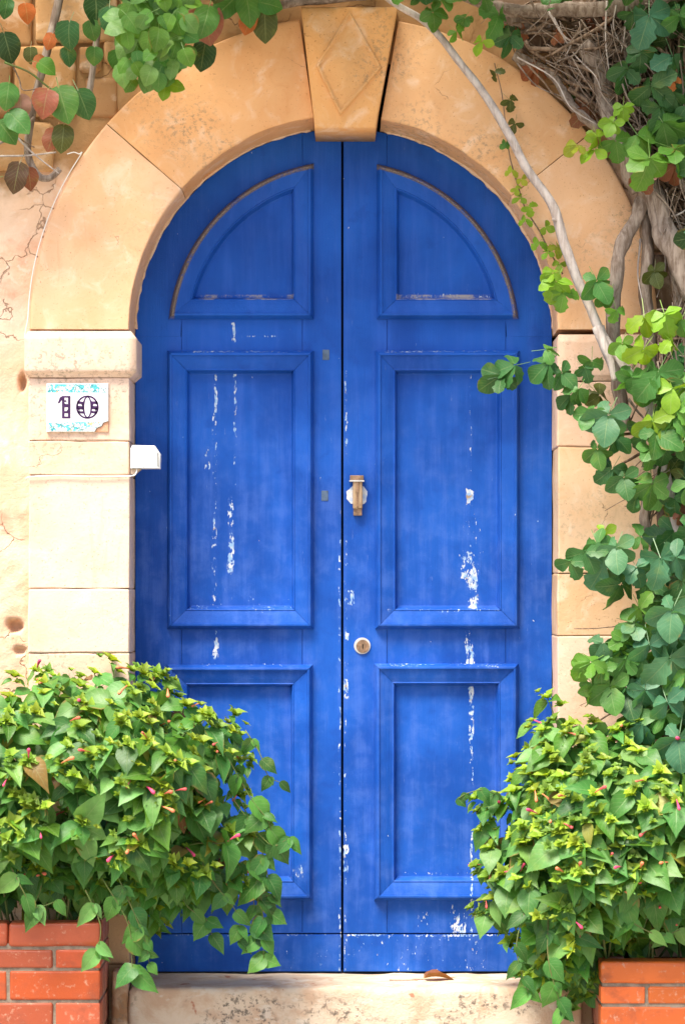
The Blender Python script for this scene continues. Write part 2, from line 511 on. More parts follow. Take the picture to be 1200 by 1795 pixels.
BANDS = [
    (412, 655, 860, 3, .50), (404, 855, 1008, 6, .58), (378, 655, 722, 3, .72), (376, 720, 1062, 5, .34),
    (366, 780, 822, 9, .42), (376, 1104, 1158, 6, .72), (409, 566, 600, 3.5, .85), (432, 1045, 1075, 70, .16),
    (595, 880, 1702, 2.0, .38), (606, 650, 800, 2.3, .42), (606, 900, 1260, 2.6, .30), (607, 1165, 1225, 6, .56), (605, 1260, 1702, 2.0, .28),
    (824, 655, 860, 2.0, .38), (822, 858, 890, 7, .80), (820, 965, 1015, 16, .66), (828, 1005, 1066, 10, .74), (830, 900, 1066, 20, .18),
    (822, 1104, 1166, 9, .54), (826, 1204, 1290, 5, .60), (826, 1290, 1480, 3, .44), (826, 1480, 1640, 2.5, .5),
    (742, 1598, 1638, 12, .42), (804, 1588, 1640, 15, .50), (615, 1035, 1060, 7, .40),
    (520, 1500, 1540, 14, .3), (560, 832, 846, 9, .30), (740, 1640, 1705, 140, .13), (520, 1660, 1705, 80, .09), (608, 1110, 1120, 4, .9), (605, 1480, 1530, 6, .5),
]
SCUFFS_GLINTS = [(300, 598, 1639, 2.0, .36), (602, 880, 1639, 2.5, .48), (298, 548, 617, 2.5, .36), (662, 885, 617, 2.5, .36),
          (662, 900, 1070, 4, .24), (330, 520, 1066, 5, .22), (350, 540, 1166, 3, .28), (660, 890, 1166, 3, .28),
          (700, 870, 1532, 3, .32), (700, 862, 518, 6, .30), (400, 500, 590, 2, .34)]
# opening geometry
RO = 0.75                       # opening radius
CX = 0.004
ZC = EYE + (1050 - 590) * ((CAM_D + YD) / CAM_D / 500)     # spring line of the door arch
STEP_Z = EYE - 655 * ((CAM_D + YD) / CAM_D / 500)

STONE = make_stone()
PLASTER = make_plaster()
PAINT = 'paint'
MORTAR = make_plain('mortar', (0.30, 0.24, 0.18), 0.95, 0.4, 30, 0.1, 0.5)
DARK = make_plain('dark_void', (0.02, 0.016, 0.012), 0.95, 0.3, 10, 0.05, 0)
GROUNDM = make_plain('pale_paving', (0.40, 0.36, 0.30), 0.9, 0.25, 6, 0.15, 0.3)
BRICK = make_tinted('glazed_brick', 0.32, 0.45, 0.55, 14, 0.4, (0.20, 0.06, 0.03), (0.52, 0.30, 0.20))
SOIL = make_plain('soil', (0.05, 0.035, 0.022), 0.95, 0.5, 40, 0.1, 0.8)
WHITEP = make_plain('white_plastic', (0.80, 0.80, 0.77), 0.4, 0.05, 8, 0.4, 0.03)
GREYP = make_plain('grey_slot', (0.18, 0.18, 0.17), 0.6, 0.2, 20)
CERAMIC = make_plain('white_glaze', (0.82, 0.82, 0.80), 0.18, 0.06, 10, 0.5, 0.05)
PURPLE = make_plain('purple_glaze', (0.06, 0.015, 0.09), 0.2, 0.4, 60, 0.5, 0)
WOODK = make_bark('worn_handle_wood', (0.20, 0.12, 0.06), (0.42, 0.30, 0.19))
BRASS = make_plain('worn_brass', (0.36, 0.22, 0.13), 0.45, 0.45, 60, 0.5, 0.3, 0.35)
STEELP = make_plain('pale_metal', (0.66, 0.64, 0.60), 0.4, 0.2, 60, 0.5, 0.1, 0.3)
BARK = make_bark('vine_bark', (0.16, 0.115, 0.085), (0.33, 0.27, 0.22))
PALEBARK = make_bark('pale_branch_bark', (0.36, 0.30, 0.26), (0.55, 0.49, 0.44))
TWIGM = make_bark('dry_twig', (0.11, 0.07, 0.045), (0.28, 0.20, 0.14))
STEMG = make_plain('green_stem', (0.10, 0.17, 0.035), 0.55, 0.3, 30, col2=(0.13, 0.12, 0.04))
LEAF = make_leaf('leaf_surface')
LEAFA = make_leaf('foliage_surface', True)
PETAL = make_tinted('petal', 0.6, 0.2, 0.1, 60, 0.05, (0.5, 0.1, 0.1), (0.8, 0.3, 0.2))

# ------------------------------------------------------------------ ground
g = add('ground', [(-40, -60, 0), (40, -60, 0), (40, 20, 0), (-40, 20, 0)], [(0, 1, 2, 3)], GROUNDM)  # out of view, put in pale to bounce light onto the wall
tag(g, 'pale paved ground in front of the doorstep', None, None, 'structure')

# ------------------------------------------------------------------ house wall
wall = thing('house_wall', (0, 0.03, 0), 'crumbling pinkish ochre plaster wall around the stone door arch', 'wall')
def wall_mesh():
    def axis(lo, a, b, hi, fine, coarse):
        c = list(np.arange(lo, a, coarse)) + list(np.arange(a, b, fine)) + list(np.arange(b, hi + 1e-6, coarse))
        return [float(v) for v in c]
    xs = axis(-5.0, -1.44, -1.24, -1.241, 0.016, 0.12) + axis(-1.24, -1.24, -1.06, -1.061, 0.006, 0.1) + axis(-1.06, -1.06, 1.44, 5.0, 0.02, 0.12)
    zs = axis(-0.02, 0.30, 4.0, 6.0, 0.011, 0.12)
    holes = [(W(26, 1097, .03), 0.026, 0.020, 0.06), (W(40, 670, .03), 0.012, 0.030, 0.05),
             (W(35, 1140, .03), 0.02, 0.012, 0.03)]
    ridges = []
    rw = [[W(a, b, .03) for a, b in r] for r in ridges]
    def segd(x, z, a, b):
        ax, az, bx, bz = a.x, a.z, b.x, b.z
        t = ((x - ax) * (bx - ax) + (z - az) * (bz - az)) / ((bx - ax) ** 2 + (bz - az) ** 2)
        t = min(1, max(0, t))
        return math.hypot(x - ax - t * (bx - ax), z - az - t * (bz - az))
    vs, idx, fs = [], {}, []
    for i, x in enumerate(xs):
        for k, z in enumerate(zs):
            p = (x, 0, z)
            y = 0.03 + 0.007 * n3(p, 3.3, 2) + 0.0022 * n3(p, 11, 4) + 0.002 * n3(p, 31, 8)
            if x < -0.9:
                for (h, a, b, d) in holes:
                    q = ((x - h.x) / a) ** 2 + ((z - h.z) / b) ** 2
                    q *= 1 + 0.5 * n3(p, 40, 6)
                    if q < 2.5: y += d * math.exp(-q * q * q)
                if x > -1.45:
                    jx = x + 0.014 * n3(p, 22, 3); jz = z + 0.014 * n3(p, 22, 13)
                    for r in rw:
                        for a, b in zip(r, r[1:]):
                            d = segd(jx, jz, a, b)
                            if d < 0.009: y += 0.020 * (1 - d / 0.009)
            idx[i, k] = len(vs); vs.append((x, y, z))
    for i in range(len(xs) - 1):
        for k in range(len(zs) - 1):
            x = (xs[i] + xs[i + 1]) / 2; z = (zs[k] + zs[k + 1]) / 2
            inside = (abs(x - CX) < 0.93 and z < ZC) or (z >= ZC and math.hypot(x - CX, z - ZC) < 0.95)
            if inside: continue
            fs.append((idx[i, k], idx[i + 1, k], idx[i + 1, k + 1], idx[i, k + 1]))
    return vs, fs
v, f = wall_mesh()
add('plaster_face', v, f, PLASTER, wall, True)
bm_add('light_stop_slab', box_bm(-5, 5, 0.40, 0.46, 0, 6), DARK, wall)  # unseen dark slab added to stop light leaking past the doors

# bare masonry blocks above the plaster at upper left and behind the vines
R = rng(4)
def wall_stone(px0, px1, py0, py1, col, yf=0.012, seed=0):
    a = W(px0, py1, yf); b = W(px1, py0, yf)
    bm = rough_box(a.x, b.x, yf + R.uniform(-.008, .008), 0.09, a.z, b.z, 0.012, 0.035, 0.005, 11, seed, 0.012)
    return bm_add('wall_stone', bm, STONE, wall, True, col)
OCH = [(0.46, 0.25, 0.10), (0.40, 0.21, 0.085), (0.50, 0.29, 0.13), (0.36, 0.20, 0.09)]
sd = 1
for (a, b, c, d) in [(-140, 56, -70, 82), (62, 206, -60, 74), (-120, 20, 88, 206), (26, 132, 80, 204), (138, 178, 80, 128), (182, 240, 70, 112), (150, 206, 134, 206),
                     (212, 330, -80, 62), (-150, -30, 212, 330), (-24, 94, 214, 300)]:
    wall_stone(a, b, c, d, OCH[sd % 4], 0.012, sd * 3.7); sd += 1
DK = [(0.20, 0.12, 0.07), (0.25, 0.15, 0.085), (0.17, 0.105, 0.065)]  # dark tones paint in the deep shadow between the vine stems
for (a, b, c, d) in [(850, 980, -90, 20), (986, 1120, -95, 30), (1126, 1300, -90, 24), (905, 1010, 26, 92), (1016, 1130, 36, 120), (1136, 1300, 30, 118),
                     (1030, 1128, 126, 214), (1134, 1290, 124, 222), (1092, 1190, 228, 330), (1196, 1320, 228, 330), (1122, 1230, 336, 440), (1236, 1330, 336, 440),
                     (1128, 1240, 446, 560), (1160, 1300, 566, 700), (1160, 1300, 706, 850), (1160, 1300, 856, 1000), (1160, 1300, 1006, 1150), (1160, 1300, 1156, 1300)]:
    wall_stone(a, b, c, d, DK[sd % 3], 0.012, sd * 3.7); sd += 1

# ------------------------------------------------------------------ arched stone surround
arch = thing('stone_door_arch', (CX, 0, 0), 'ochre limewashed stone arch with keystone and side piers framing the blue door', 'arch')
def voussoir(a0, a1, col, seed):
    """a wedge of the ring between two angles (degrees)"""
    RI, RX = RO, 1.10
    prof = [(RX, 0.11), (RX, 0.02), (RX - .0005, .005), (RX - .003, .001), (RX - .008, 0), (RX - .016, 0)]
    n = 9
    prof += [(RX - .016 + (RI + .016 - RX + .016) * k / n, 0.0) for k in range(1, n)]
    prof += [(RI + .016, 0), (RI + .007, 0), (RI + .0025, .0006), (RI + .0004, .004), (RI, .010), (RI, .022), (RI - .001, .06), (RI, .13), (RI, .23), (RI, .335)]
    na = max(6, int(abs(a1 - a0) / 1.6))
    m = len(prof)
    vs, fs = [], []
    g = 0.0018
    TS = [0, .0015, .006] + [k / na for k in range(1, na)] + [.994, .9985, 1]
    na = len(TS) - 1
    for i in range(na + 1):
        t = TS[i]
        th = math.radians(a0 + (a1 - a0) * t)
        for j, (r, y) in enumerate(prof):
            sgn = 1 if a1 > a0 else -1
            off = (g / r) * (1 if t == 0 else -1 if t == 1 else 0) * sgn
            x = CX + r * math.cos(th + off); z = ZC + r * math.sin(th + off)
            p = Vector((x, y, z))
            a = n3(p, 7, seed) * 0.004 + n3(p, 23, seed + 4) * 0.0016
            if 4 <= j <= 16:
                p.y += a
            elif 16 < j < 23:
                chip = max(0.0, n3(p, 16, seed + 21) - 0.22) * 0.022 + max(0, n3(p, 42, seed + 2)) * 0.003
                d = Vector((math.cos(th), 0, math.sin(th)))
                p += d * (a + chip); p.y += chip * 0.7
            if t in (0, 1) and 3 <= j <= 18: p.y += 0.0015 + max(0.0, n3(p, 34, seed + 6)) * 0.010
            vs.append(p)
    for i in range(na):
        for j in range(m - 1):
            q = (i * m + j, i * m + j + 1, (i + 1) * m + j + 1, (i + 1) * m + j)
            fs.append(q)
    fs.append(tuple(range(m))); fs.append(tuple(na * m + j for j in range(m - 1, -1, -1)))
    bm = bmesh.new()
    bv = [bm.verts.new(p) for p in vs]
    for q in fs: bm.faces.new([bv[k] for k in q])
    return bm_add('voussoir', bm, STONE, arch, True, col)
C_TOP = (0.74, 0.405, 0.185); C_LOW = (0.78, 0.485, 0.29); C_PALE = (0.73, 0.545, 0.42); C_MID = (0.73, 0.51, 0.37)
voussoir(180, 139, C_LOW, 3.0)
voussoir(139, 98, C_TOP, 8.0)
voussoir(80, 38.6, (0.68, 0.40, 0.20), 14.0)
voussoir(38.6, 0, (0.75, 0.46, 0.26), 19.0)
# keystone
kz0, kz1 = 3.289, 3.706
def keystone():
    bm = bmesh.new()
    xb0, xb1, xt0, xt1 = -.094, .114, -.142, .190
    nz, nx = 16, 10
    ys = [-0.05, 0.135]
    rows = []
    def xlr(z):
        t = (z - kz0) / (kz1 - kz0)
        return xb0 + (xt0 - xb0) * t, xb1 + (xt1 - xb1) * t
    grid = {}
    bev = 0.003
    for k in range(nz + 1):
        tz = [0, .012] + [q / (nz - 2) for q in range(1, nz - 2)] + [.988, 1]
        z = kz0 + (kz1 - kz0) * tz[k]
        l, r = xlr(z)
        tx = [0, .02] + [q / (nx - 2) for q in range(1, nx - 2)] + [.98, 1]
        for i in range(nx + 1):
            x = l + (r - l) * tx[i]
            p = Vector((x, -0.05, z))
            p.y += n3(p, 8, 5) * 0.003
            if i in (0, nx) or k in (0, nz): p.y += bev + max(0, n3(p, 20, 7)) * 0.004
            grid[i, k] = bm.verts.new(p)
    for k in range(nz):
        for i in range(nx):
            bm.faces.new((grid[i, k], grid[i + 1, k], grid[i + 1, k + 1], grid[i, k + 1]))
    ring = [(i, 0) for i in range(nx)] + [(nx, k) for k in range(nz)] + [(i, nz) for i in range(nx, 0, -1)] + [(0, k) for k in range(nz, 0, -1)]
    cx = 0.015; cz = (kz0 + kz1) / 2
    r1, r2 = [], []
    for key in ring:
        p = grid[key].co
        o = Vector((p.x - cx, 0, p.z - cz)); 
        q = Vector((p.x + (bev * .8 if p.x > cx else -bev * .8) * (key[0] in (0, nx)), -0.05 + bev * 2, p.z + (bev * .8 if p.z > cz else -bev * .8) * (key[1] in (0, nz))))
        r1.append(bm.verts.new(q)); r2.append(bm.verts.new((q.x, 0.25, q.z)))
    m = len(ring)
    for s in range(m):
        t = (s + 1) % m
        bm.faces.new((grid[ring[s]], r1[s], r1[t], grid[ring[t]]))
        bm.faces.new((r1[s], r2[s], r2[t], r1[t]))
    bm.faces.new(r2[::-1])
    return bm_add('keystone', bm, STONE, arch, True, (0.72, 0.385, 0.150))
ks = keystone()
# carved lozenge: a raised rim round a sunk field with a low pyramid
def diamond(pts, y0, h, name, inner=0.86, mat=STONE, col=(0.68, 0.37, 0.15), seed=1):
    c = sum((Vector(p) for p in pts), Vector()) / len(pts)
    lv = [(1.10, y0 + .002), (1.05, y0 - h), (1.0, y0 - h), (0.95, y0 - h * .1), (0.90, y0 - h * .1), (0.45, y0 - h * .9), (0.02, y0 - h * 1.3)]
    vs, fs = [], []
    n = 10
    loop = []
    for a, b in zip(pts, pts[1:] + pts[:1]):
        for k in range(n):
            loop.append(Vector(a).lerp(Vector(b), k / n))
    L = len(loop)
    for (s, y) in lv:
        for p in loop:
            q = c + (p - c) * s
            w = 1.0 if 0.3 + 0.7 * n3(q, 9, seed) > -0.15 else 0.35
            vs.append(Vector((q.x + n3(q, 30, seed) * .0015, y0 + (y - y0) * w + n3(q, 25, seed + 3) * 0.0012, q.z)))
    for i in range(len(lv) - 1):
        for s in range(L):
            t = (s + 1) % L
            fs.append((i * L + s, i * L + t, (i + 1) * L + t, (i + 1) * L + s))
    fs.append(tuple((len(lv) - 1) * L + s for s in range(L)))
    bm = bmesh.new(); bv = [bm.verts.new(p) for p in vs]
    for q in fs: bm.faces.new([bv[k] for k in q])
    return bm_add(name, bm, mat, ks, True, col)
diamond([W(612, 26, -.05), W(664, 118, -.05), W(597, 196, -.05), W(558, 115, -.05)], -0.051, 0.011, 'diamond_carving')

# ragged plaster fillet where the stone meets the door
for (a0, a1, sd_) in ((2, 79, 5.0), (99, 178, 9.0)):
    pts_ = []
    for k in range(40):
        a = math.radians(a0 + (a1 - a0) * k / 39)
        r_ = RO + 0.001 + 0.004 * mnoise.noise(Vector((k * .9, sd_, 0)))
        pts_.append(Vector((CX + r_ * math.cos(a), YD - 0.016 + 0.006 * mnoise.noise(Vector((sd_, k * .7, 3))), ZC + r_ * math.sin(a))))
    rad_ = [max(.002, .0062 + .0060 * mnoise.noise(Vector((k * 1.3, 0, sd_)))) for k in range(60)]
    v, f = tube(pts_, 0, 0, 7, 3, 0.002, sd_, True, .5, rad_)
    add('plaster_fillet', v, f, STONE, arch, True, (0.72, 0.52, 0.36))
# imposts
def impost(x0, x1, ztop, zbot, prof, col, seed):
    """stacked outline: prof = (z fraction from bottom, overhang)"""
    bm = bmesh.new()
    rings = []
    for (t, off) in prof:
        z = zbot + (ztop - zbot) * t
        n = 12
        loop = []
        P = [(x0 - off * .35, -off), (x1 + off * .85, -off), (x1 + off * .85, 0.335), (x0 - off * .35, 0.335)]
        for (a, b), cnt in zip(zip(P, P[1:] + P[:1]), (n, 6, n, 6)):
            for k in range(cnt):
                x = a[0] + (b[0] - a[0]) * k / cnt; y = a[1] + (b[1] - a[1]) * k / cnt
                p = Vector((x, y, z))
                if y < 0.33: p.y += n3(p, 9, seed) * .004 + n3(p, 28, seed + 2) * .002
                loop.append(bm.verts.new(p))
        rings.append(loop)
    L = len(rings[0])
    for a, b in zip(rings, rings[1:]):
        for s in range(L):
            t = (s + 1) % L
            bm.faces.new((a[s], a[t], b[t], b[s]))
    bm.faces.new(rings[0][::-1]); bm.faces.new(rings[-1])
    return bm_add('impost', bm, STONE, arch, True, col)
IP = [(0.0, 0.003), (0.015, .004), (0.10, .024), (0.115, .0275), (0.13, .029), (0.18, .030), (0.5, .030), (0.80, .030), (0.84, .0295), (0.855, .028), (0.99, .008), (1.0, .005)]
impost(-1.10, -0.746, 2.582, 2.420, IP, C_PALE, 2)
impost(0.758, 1.105, 2.570, 2.408, [(t, o * .35) for t, o in IP], C_MID, 7)
# pier stones
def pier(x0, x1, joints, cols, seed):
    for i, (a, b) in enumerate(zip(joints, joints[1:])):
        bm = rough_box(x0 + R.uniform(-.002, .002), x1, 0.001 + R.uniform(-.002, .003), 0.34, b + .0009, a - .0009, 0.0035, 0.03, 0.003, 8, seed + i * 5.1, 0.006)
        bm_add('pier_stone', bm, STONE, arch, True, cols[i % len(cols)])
zj = lambda py: EYE + (1050 - py) / 500
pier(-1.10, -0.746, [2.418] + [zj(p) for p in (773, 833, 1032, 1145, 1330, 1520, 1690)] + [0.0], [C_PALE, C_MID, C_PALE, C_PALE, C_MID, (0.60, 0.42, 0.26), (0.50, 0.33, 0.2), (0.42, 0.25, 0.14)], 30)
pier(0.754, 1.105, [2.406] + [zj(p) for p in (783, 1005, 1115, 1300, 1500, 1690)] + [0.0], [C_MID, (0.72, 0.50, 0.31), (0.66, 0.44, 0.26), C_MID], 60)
# recessed mortar bed behind the joints
bm_add('mortar_bed', box_bm(-1.085, -0.775, 0.03, 0.33, 0, 2.56), MORTAR, arch)
bm_add('mortar_bed', box_bm(0.785, 1.085, 0.03, 0.33, 0, 2.55), MORTAR, arch)

# ------------------------------------------------------------------ doorstep
step = thing('doorstep', (0, 0.1, 0), 'worn cream stone doorstep with dark peeling front below the blue door', 'doorstep')
def make_step_mat():
    M = Mat('peeling_step', 0.92, 0.15)
    p = M.pos()
    n = M.noise(p, 7, 6, 0.65, 0.6); s = M.noise(p, 45, 6, 0.75); f = M.noise(p, 140, 3)
    c = M.mix(M.mr(n, 0.38, 0.62), (0.60, 0.49, 0.37), (0.50, 0.35, 0.24))
    c = M.mix(M.mr(M.noise(M.vscale(p, (1, 1, 2)), 11, 5, 0.6), 0.55, 0.62, 0, 0.8), c, (0.60, 0.52, 0.42))
    Z = M.xyz(p)[2]
    side = M.mr(Z, 0.283, 0.265)
    patch = M.mr(M.noise(M.vscale(p, (1, 1, 1.6), (2, 0, 0)), 5, 4), 0.44, 0.60)
    c = M.mix(M.math('MULTIPLY', M.math('MULTIPLY', M.mr(s, 0.50, 0.60), patch), M.math('MULTIPLY', side, 0.85)), c, (0.10, 0.085, 0.07))
    c = M.mix(M.math('MULTIPLY', M.mr(M.noise(p, 14, 3), 0.66, 0.70), 0.8), c, (0.35, 0.13, 0.07))
    M.base(c)
    M.bump(add_f(M, n, M.math('MULTIPLY', s, 0.8), M.math('MULTIPLY', f, 0.3)), 0.6, 0.01)
    return M.m
STEPM = make_step_mat()
bm = rough_box(-0.742, 0.750, -0.11, 0.38, 0.0, STEP_Z - 0.003, 0.018, 0.03, 0.005, 9, 77, 0.012)
bm_add('step_slab', bm, STEPM, step, True)
bm = rough_box(-0.80, -0.744, -0.10, -0.01, 0.0, STEP_Z + 0.055, 0.012, 0.03, 0.005, 9, 71, 0.012)
bm_add('end_stone', bm, STONE, step, True, (0.34, 0.20, 0.11))
bm = rough_box(0.752, 0.83, -0.10, -0.01, 0.0, STEP_Z - 0.01, 0.012, 0.03, 0.005, 9, 73, 0.012)
bm_add('end_stone', bm, STONE, step, True, (0.45, 0.30, 0.19))

# ------------------------------------------------------------------ double door
KD = (CAM_D + YD) / CAM_D / 500.0
DX = lambda px: (px - 600) * KD
DZ = lambda py: EYE + (1050 - py) * KD
def prism(name, poly, y0, y1, parent, mat=PAINT, bev=0.002, color=None):
    """flat polygon in x,z given thickness from y0 (front) to y1"""
    bm = bmesh.new()
    fv = [bm.verts.new((x, y0, z)) for x, z in poly]
    bk = [bm.verts.new((x, y1, z)) for x, z in poly]
    ff = bm.faces.new(fv); bm.faces.new(bk[::-1])
    n = len(poly)
    for i in range(n):
        j = (i + 1) % n
        bm.faces.new((fv[i], fv[j], bk[j], bk[i]))
    bmesh.ops.recalc_face_normals(bm, faces=bm.faces)
    if bev:
        bmesh.ops.bevel(bm, geom=list(ff.edges), offset=bev, segments=2, affect='EDGES')
    return bm_add(name, bm, mat, parent, False, color)

# moulding section: (distance inwards, height proud of the stiles)
PROF = [(0.000, -0.001), (0.0005, 0.003), (0.0085, 0.0165), (0.0110, 0.0195), (0.0135, 0.0205), (0.0190, 0.0205), (0.0205, 0.0170), (0.024, 0.0165), (0.052, 0.0115),
        (0.066, 0.0085), (0.069, 0.0098), (0.072, 0.0085), (0.0785, -0.005), (0.081, -0.0075), (0.086, -0.0085), (0.087, -0.012)]
def strip(name, curves, parent):
    """curves: one polyline of (x,z) per profile point, equal lengths"""
    m = len(curves[0]); vs, fs = [], []
    for (u, h), c in zip(PROF, curves):
        for (x, z) in c:
            vs.append((x, YD - (h * 1.65 if h > 0 else h * 1.8), z))
    for i in range(len(curves) - 1):
        for k in range(m - 1):
            fs.append((i * m + k, i * m + k + 1, (i + 1) * m + k + 1, (i + 1) * m + k))
    bm = bmesh.new(); bv = [bm.verts.new(p) for p in vs]
    for q in fs: bm.faces.new([bv[i] for i in q])
    bmesh.ops.recalc_face_normals(bm, faces=bm.faces)
    if sum(f.normal.y for f in bm.faces) > 0:
        bmesh.ops.reverse_faces(bm, faces=bm.faces)
    vs2 = [v.co.copy() for v in bm.verts]; bm.verts.index_update()
    fs2 = [[v.index for v in f.verts] for f in bm.faces]; bm.free()
    return add(name, vs2, fs2, PAINT, parent)

def rect_panel(leaf, px0, px1, py0, py1, seed):
    x0, x1, z1, z0 = DX(px0), DX(px1), DZ(py0), DZ(py1)
    ins = 0.080
    pn = prism('panel', [(x0 + ins, z0 + ins), (x1 - ins, z0 + ins), (x1 - ins, z1 - ins), (x0 + ins, z1 - ins)], YD + 0.0155, YD + 0.035, leaf, bev=0)
    gap = 0.0007
    def seg(side):
        cs = []
        for (u, h) in PROF:
            a, b, c, d = (x0 + u, z0 + u), (x1 - u, z0 + u), (x1 - u, z1 - u), (x0 + u, z1 - u)
            if side == 0: p, q = (a[0] + gap, a[1]), (b[0] - gap, b[1])
            if side == 1: p, q = (b[0], b[1] + gap), (c[0], c[1] - gap)
            if side == 2: p, q = (c[0] - gap, c[1]), (d[0] + gap, d[1])
            if side == 3: p, q = (d[0], d[1] - gap), (a[0], a[1] + gap)
            n = 10
            cs.append([(p[0] + (q[0] - p[0]) * k / n, p[1] + (q[1] - p[1]) * k / n) for k in range(n + 1)])
        return cs
    for s in range(4): strip('moulding', seg(s), pn)
    return pn

def arch_panel(leaf, side):
    """quarter-round panel; side -1 left leaf, +1 right leaf"""
    Rm = 308 * KD
    xv = DX(550) if side < 0 else DX(660)
    zb = DZ(560)
    cs_arc, cs_v, cs_b = [], [], []
    n = 28
    for (u, h) in PROF:
        r = Rm - u; xe = xv + side * u; z = zb + u
        # arc meets vertical
        zt = ZC + math.sqrt(max(1e-6, r * r - (xe - CX) ** 2))
        xb = CX + side * math.sqrt(r * r - (z - ZC) ** 2)
        t0 = math.atan2(zt - ZC, xe - CX); t1 = math.atan2(z - ZC, xb - CX)
        cs_arc.append([(CX + r * math.cos(t0 + (t1 - t0) * k / n), ZC + r * math.sin(t0 + (t1 - t0) * k / n)) for k in range(n + 1)])
        cs_v.append([(xe, z + .0007 + (zt - z - .0014) * k / 8) for k in range(9)])
        cs_b.append([(xe + side * .0007 + (xb - xe - side * .0014) * k / 8, z) for k in range(9)])
    u = 0.080
    r = Rm - u; xe = xv + side * u; z = zb + u
    zt = ZC + math.sqrt(r * r - (xe - CX) ** 2); xb = CX + side * math.sqrt(r * r - (z - ZC) ** 2)
    t0 = math.atan2(zt - ZC, xe - CX); t1 = math.atan2(z - ZC, xb - CX)
    poly = [(xe, z)] + [(CX + r * math.cos(t0 + (t1 - t0) * k / 20), ZC + r * math.sin(t0 + (t1 - t0) * k / 20)) for k in range(21)]
    pn = prism('panel', poly, YD + 0.0155, YD + 0.035, leaf, bev=0)
    for c in (cs_arc, cs_v, cs_b): strip('moulding', c, pn)
    return pn

def door_leaf(side, label):
    xo = CX + side * 0.7475
    xm = (-0.0045 if side < 0 else 0.0035)
    leaf = thing('door_leaf', (xo, YD, STEP_Z), label, 'door', 'the two leaves of the blue double door')
    zb = STEP_Z + 0.004
    Y0, Y1 = YD, YD + 0.045
    pm = DX(530) if side < 0 else DX(678)          # meeting stile inner edge
    ph = DX(318) if side < 0 else DX(886)          # hanging stile inner edge
    RL = 0.7475
    def rect(a, b, z0, z1):
        return [(min(a, b), z0), (max(a, b), z0), (max(a, b), z1), (min(a, b), z1)]
    # meeting stile, its top following the arch
    tops = []
    for k in range(7):
        x = xm + (pm - xm) * k / 6
        tops.append((x, ZC + math.sqrt(RL ** 2 - (x - CX) ** 2)))
    poly = [(pm, DZ(1636)), (xm, DZ(1636))] + tops
    if side > 0: poly = poly[::-1]
    prism('stile', poly, Y0, Y1, leaf)
    prism('stile', rect(xo, ph, DZ(1636), ZC - 0.0002), Y0, Y1, leaf, bev=0.0003)
    # arched head
    Ri = 285 * KD
    th_end_o = math.acos(abs(pm - CX - side * -0.0012) / RL); th_end_i = math.acos(abs(pm - CX) / Ri)
    A = []
    n = 24
    for k in range(n + 1):
        t = th_end_o * k / n
        A.append((CX + side * RL * math.cos(t), ZC + RL * math.sin(t)))
    for k in range(n, -1, -1):
        t = th_end_i * k / n
        A.append((CX + side * Ri * math.cos(t), ZC + Ri * math.sin(t)))
    if side < 0: A = A[::-1]
    prism('arched_head', A, Y0 + .0002, Y1, leaf, bev=0.0003)
    for (a, b) in ((546, 636), (1082, 1184), (1556, 1636)):
        prism('rail', rect(ph + (-side) * 0.0008, pm + side * 0.0008, DZ(b), DZ(a)), Y0 + 0.0008, Y1, leaf)
    prism('kick_board', rect(xo, xm, zb, DZ(1638)), Y0 - 0.005, Y1, leaf, bev=0.003)
    arch_panel(leaf, side)
    if side < 0:
        rect_panel(leaf, 293, 550, 615, 1103, 1); rect_panel(leaf, 293, 548, 1165, 1578, 2)
    else:
        rect_panel(leaf, 657, 910, 615, 1103, 3); rect_panel(leaf, 655, 908, 1163, 1578, 4)
    # back boards so that nothing shows through
    prism('back_board', rect(xo, xm, zb, ZC), YD + 0.046, YD + 0.06, leaf, bev=0)
    return leaf
leafL = door_leaf(-1, 'left leaf of the weathered blue arched door, without handle or lock')
leafR = door_leaf(1, 'right leaf of the weathered blue arched door, carrying the handle and round lock')
# small tarnished plates on the left leaf
TARN = make_plain('tarnished_plate', (0.09, 0.14, 0.22), 0.6, 0.3, 60, 0.4, 0.2, 0.1)
for (px, py) in ((569, 869), (571, 622)):
    bm_add('strike_plate', box_bm(DX(px - 6), DX(px + 6), YD - 0.0022, YD + .002, DZ(py + 9), DZ(py - 9), 0.001, 1), TARN, leafL)
# handle on the right leaf
def handle():
    # bare plaster-white patch under the handle, a thin flake with ragged outline
    pts = []
    rr = rng(3)
    for k in range(22):
        t = 2 * math.pi * k / 22
        r = (0.036 + 0.004 * rr.uniform(-1, 1)) * (0.8 + 0.25 * abs(math.cos(t)))
        pts.append((DX(626) + r * math.cos(t), DZ(868) + r * 1.15 * math.sin(t)))
    h = bm_add('handle', box_bm(DX(618), DX(635), YD - 0.034, YD - 0.016, DZ(893), DZ(842), 0.0075, 4), WOODK, leafR)
    bm_add('groove_strip', box_bm(DX(624.5), DX(628), YD - 0.0365, YD - 0.030, DZ(890), DZ(845), 0.0008, 1), BRASS, h)
    bm_add('cap', box_bm(DX(613), DX(637), YD - 0.038, YD + 0.001, DZ(843), DZ(834), 0.002, 2), BRASS, h)
    bm_add('cap_rim', box_bm(DX(612), DX(638), YD - 0.039, YD - 0.001, DZ(845), DZ(842.5), 0.0006, 1), STEELP, h)
    bm_add('lower_mount', box_bm(DX(619), DX(634), YD - 0.024, YD + 0.001, DZ(904), DZ(891), 0.002, 2), BRASS, h)
    flake = make_plain('bare_filler', (0.78, 0.76, 0.72), 0.9, 0.3, 50, 0.1, 0.8, 0, (0.45, 0.55, 0.72))
    prism('bare_patch', pts[::-1], YD - 0.0018, YD + 0.001, leafR, flake, 0.0006)
handle()
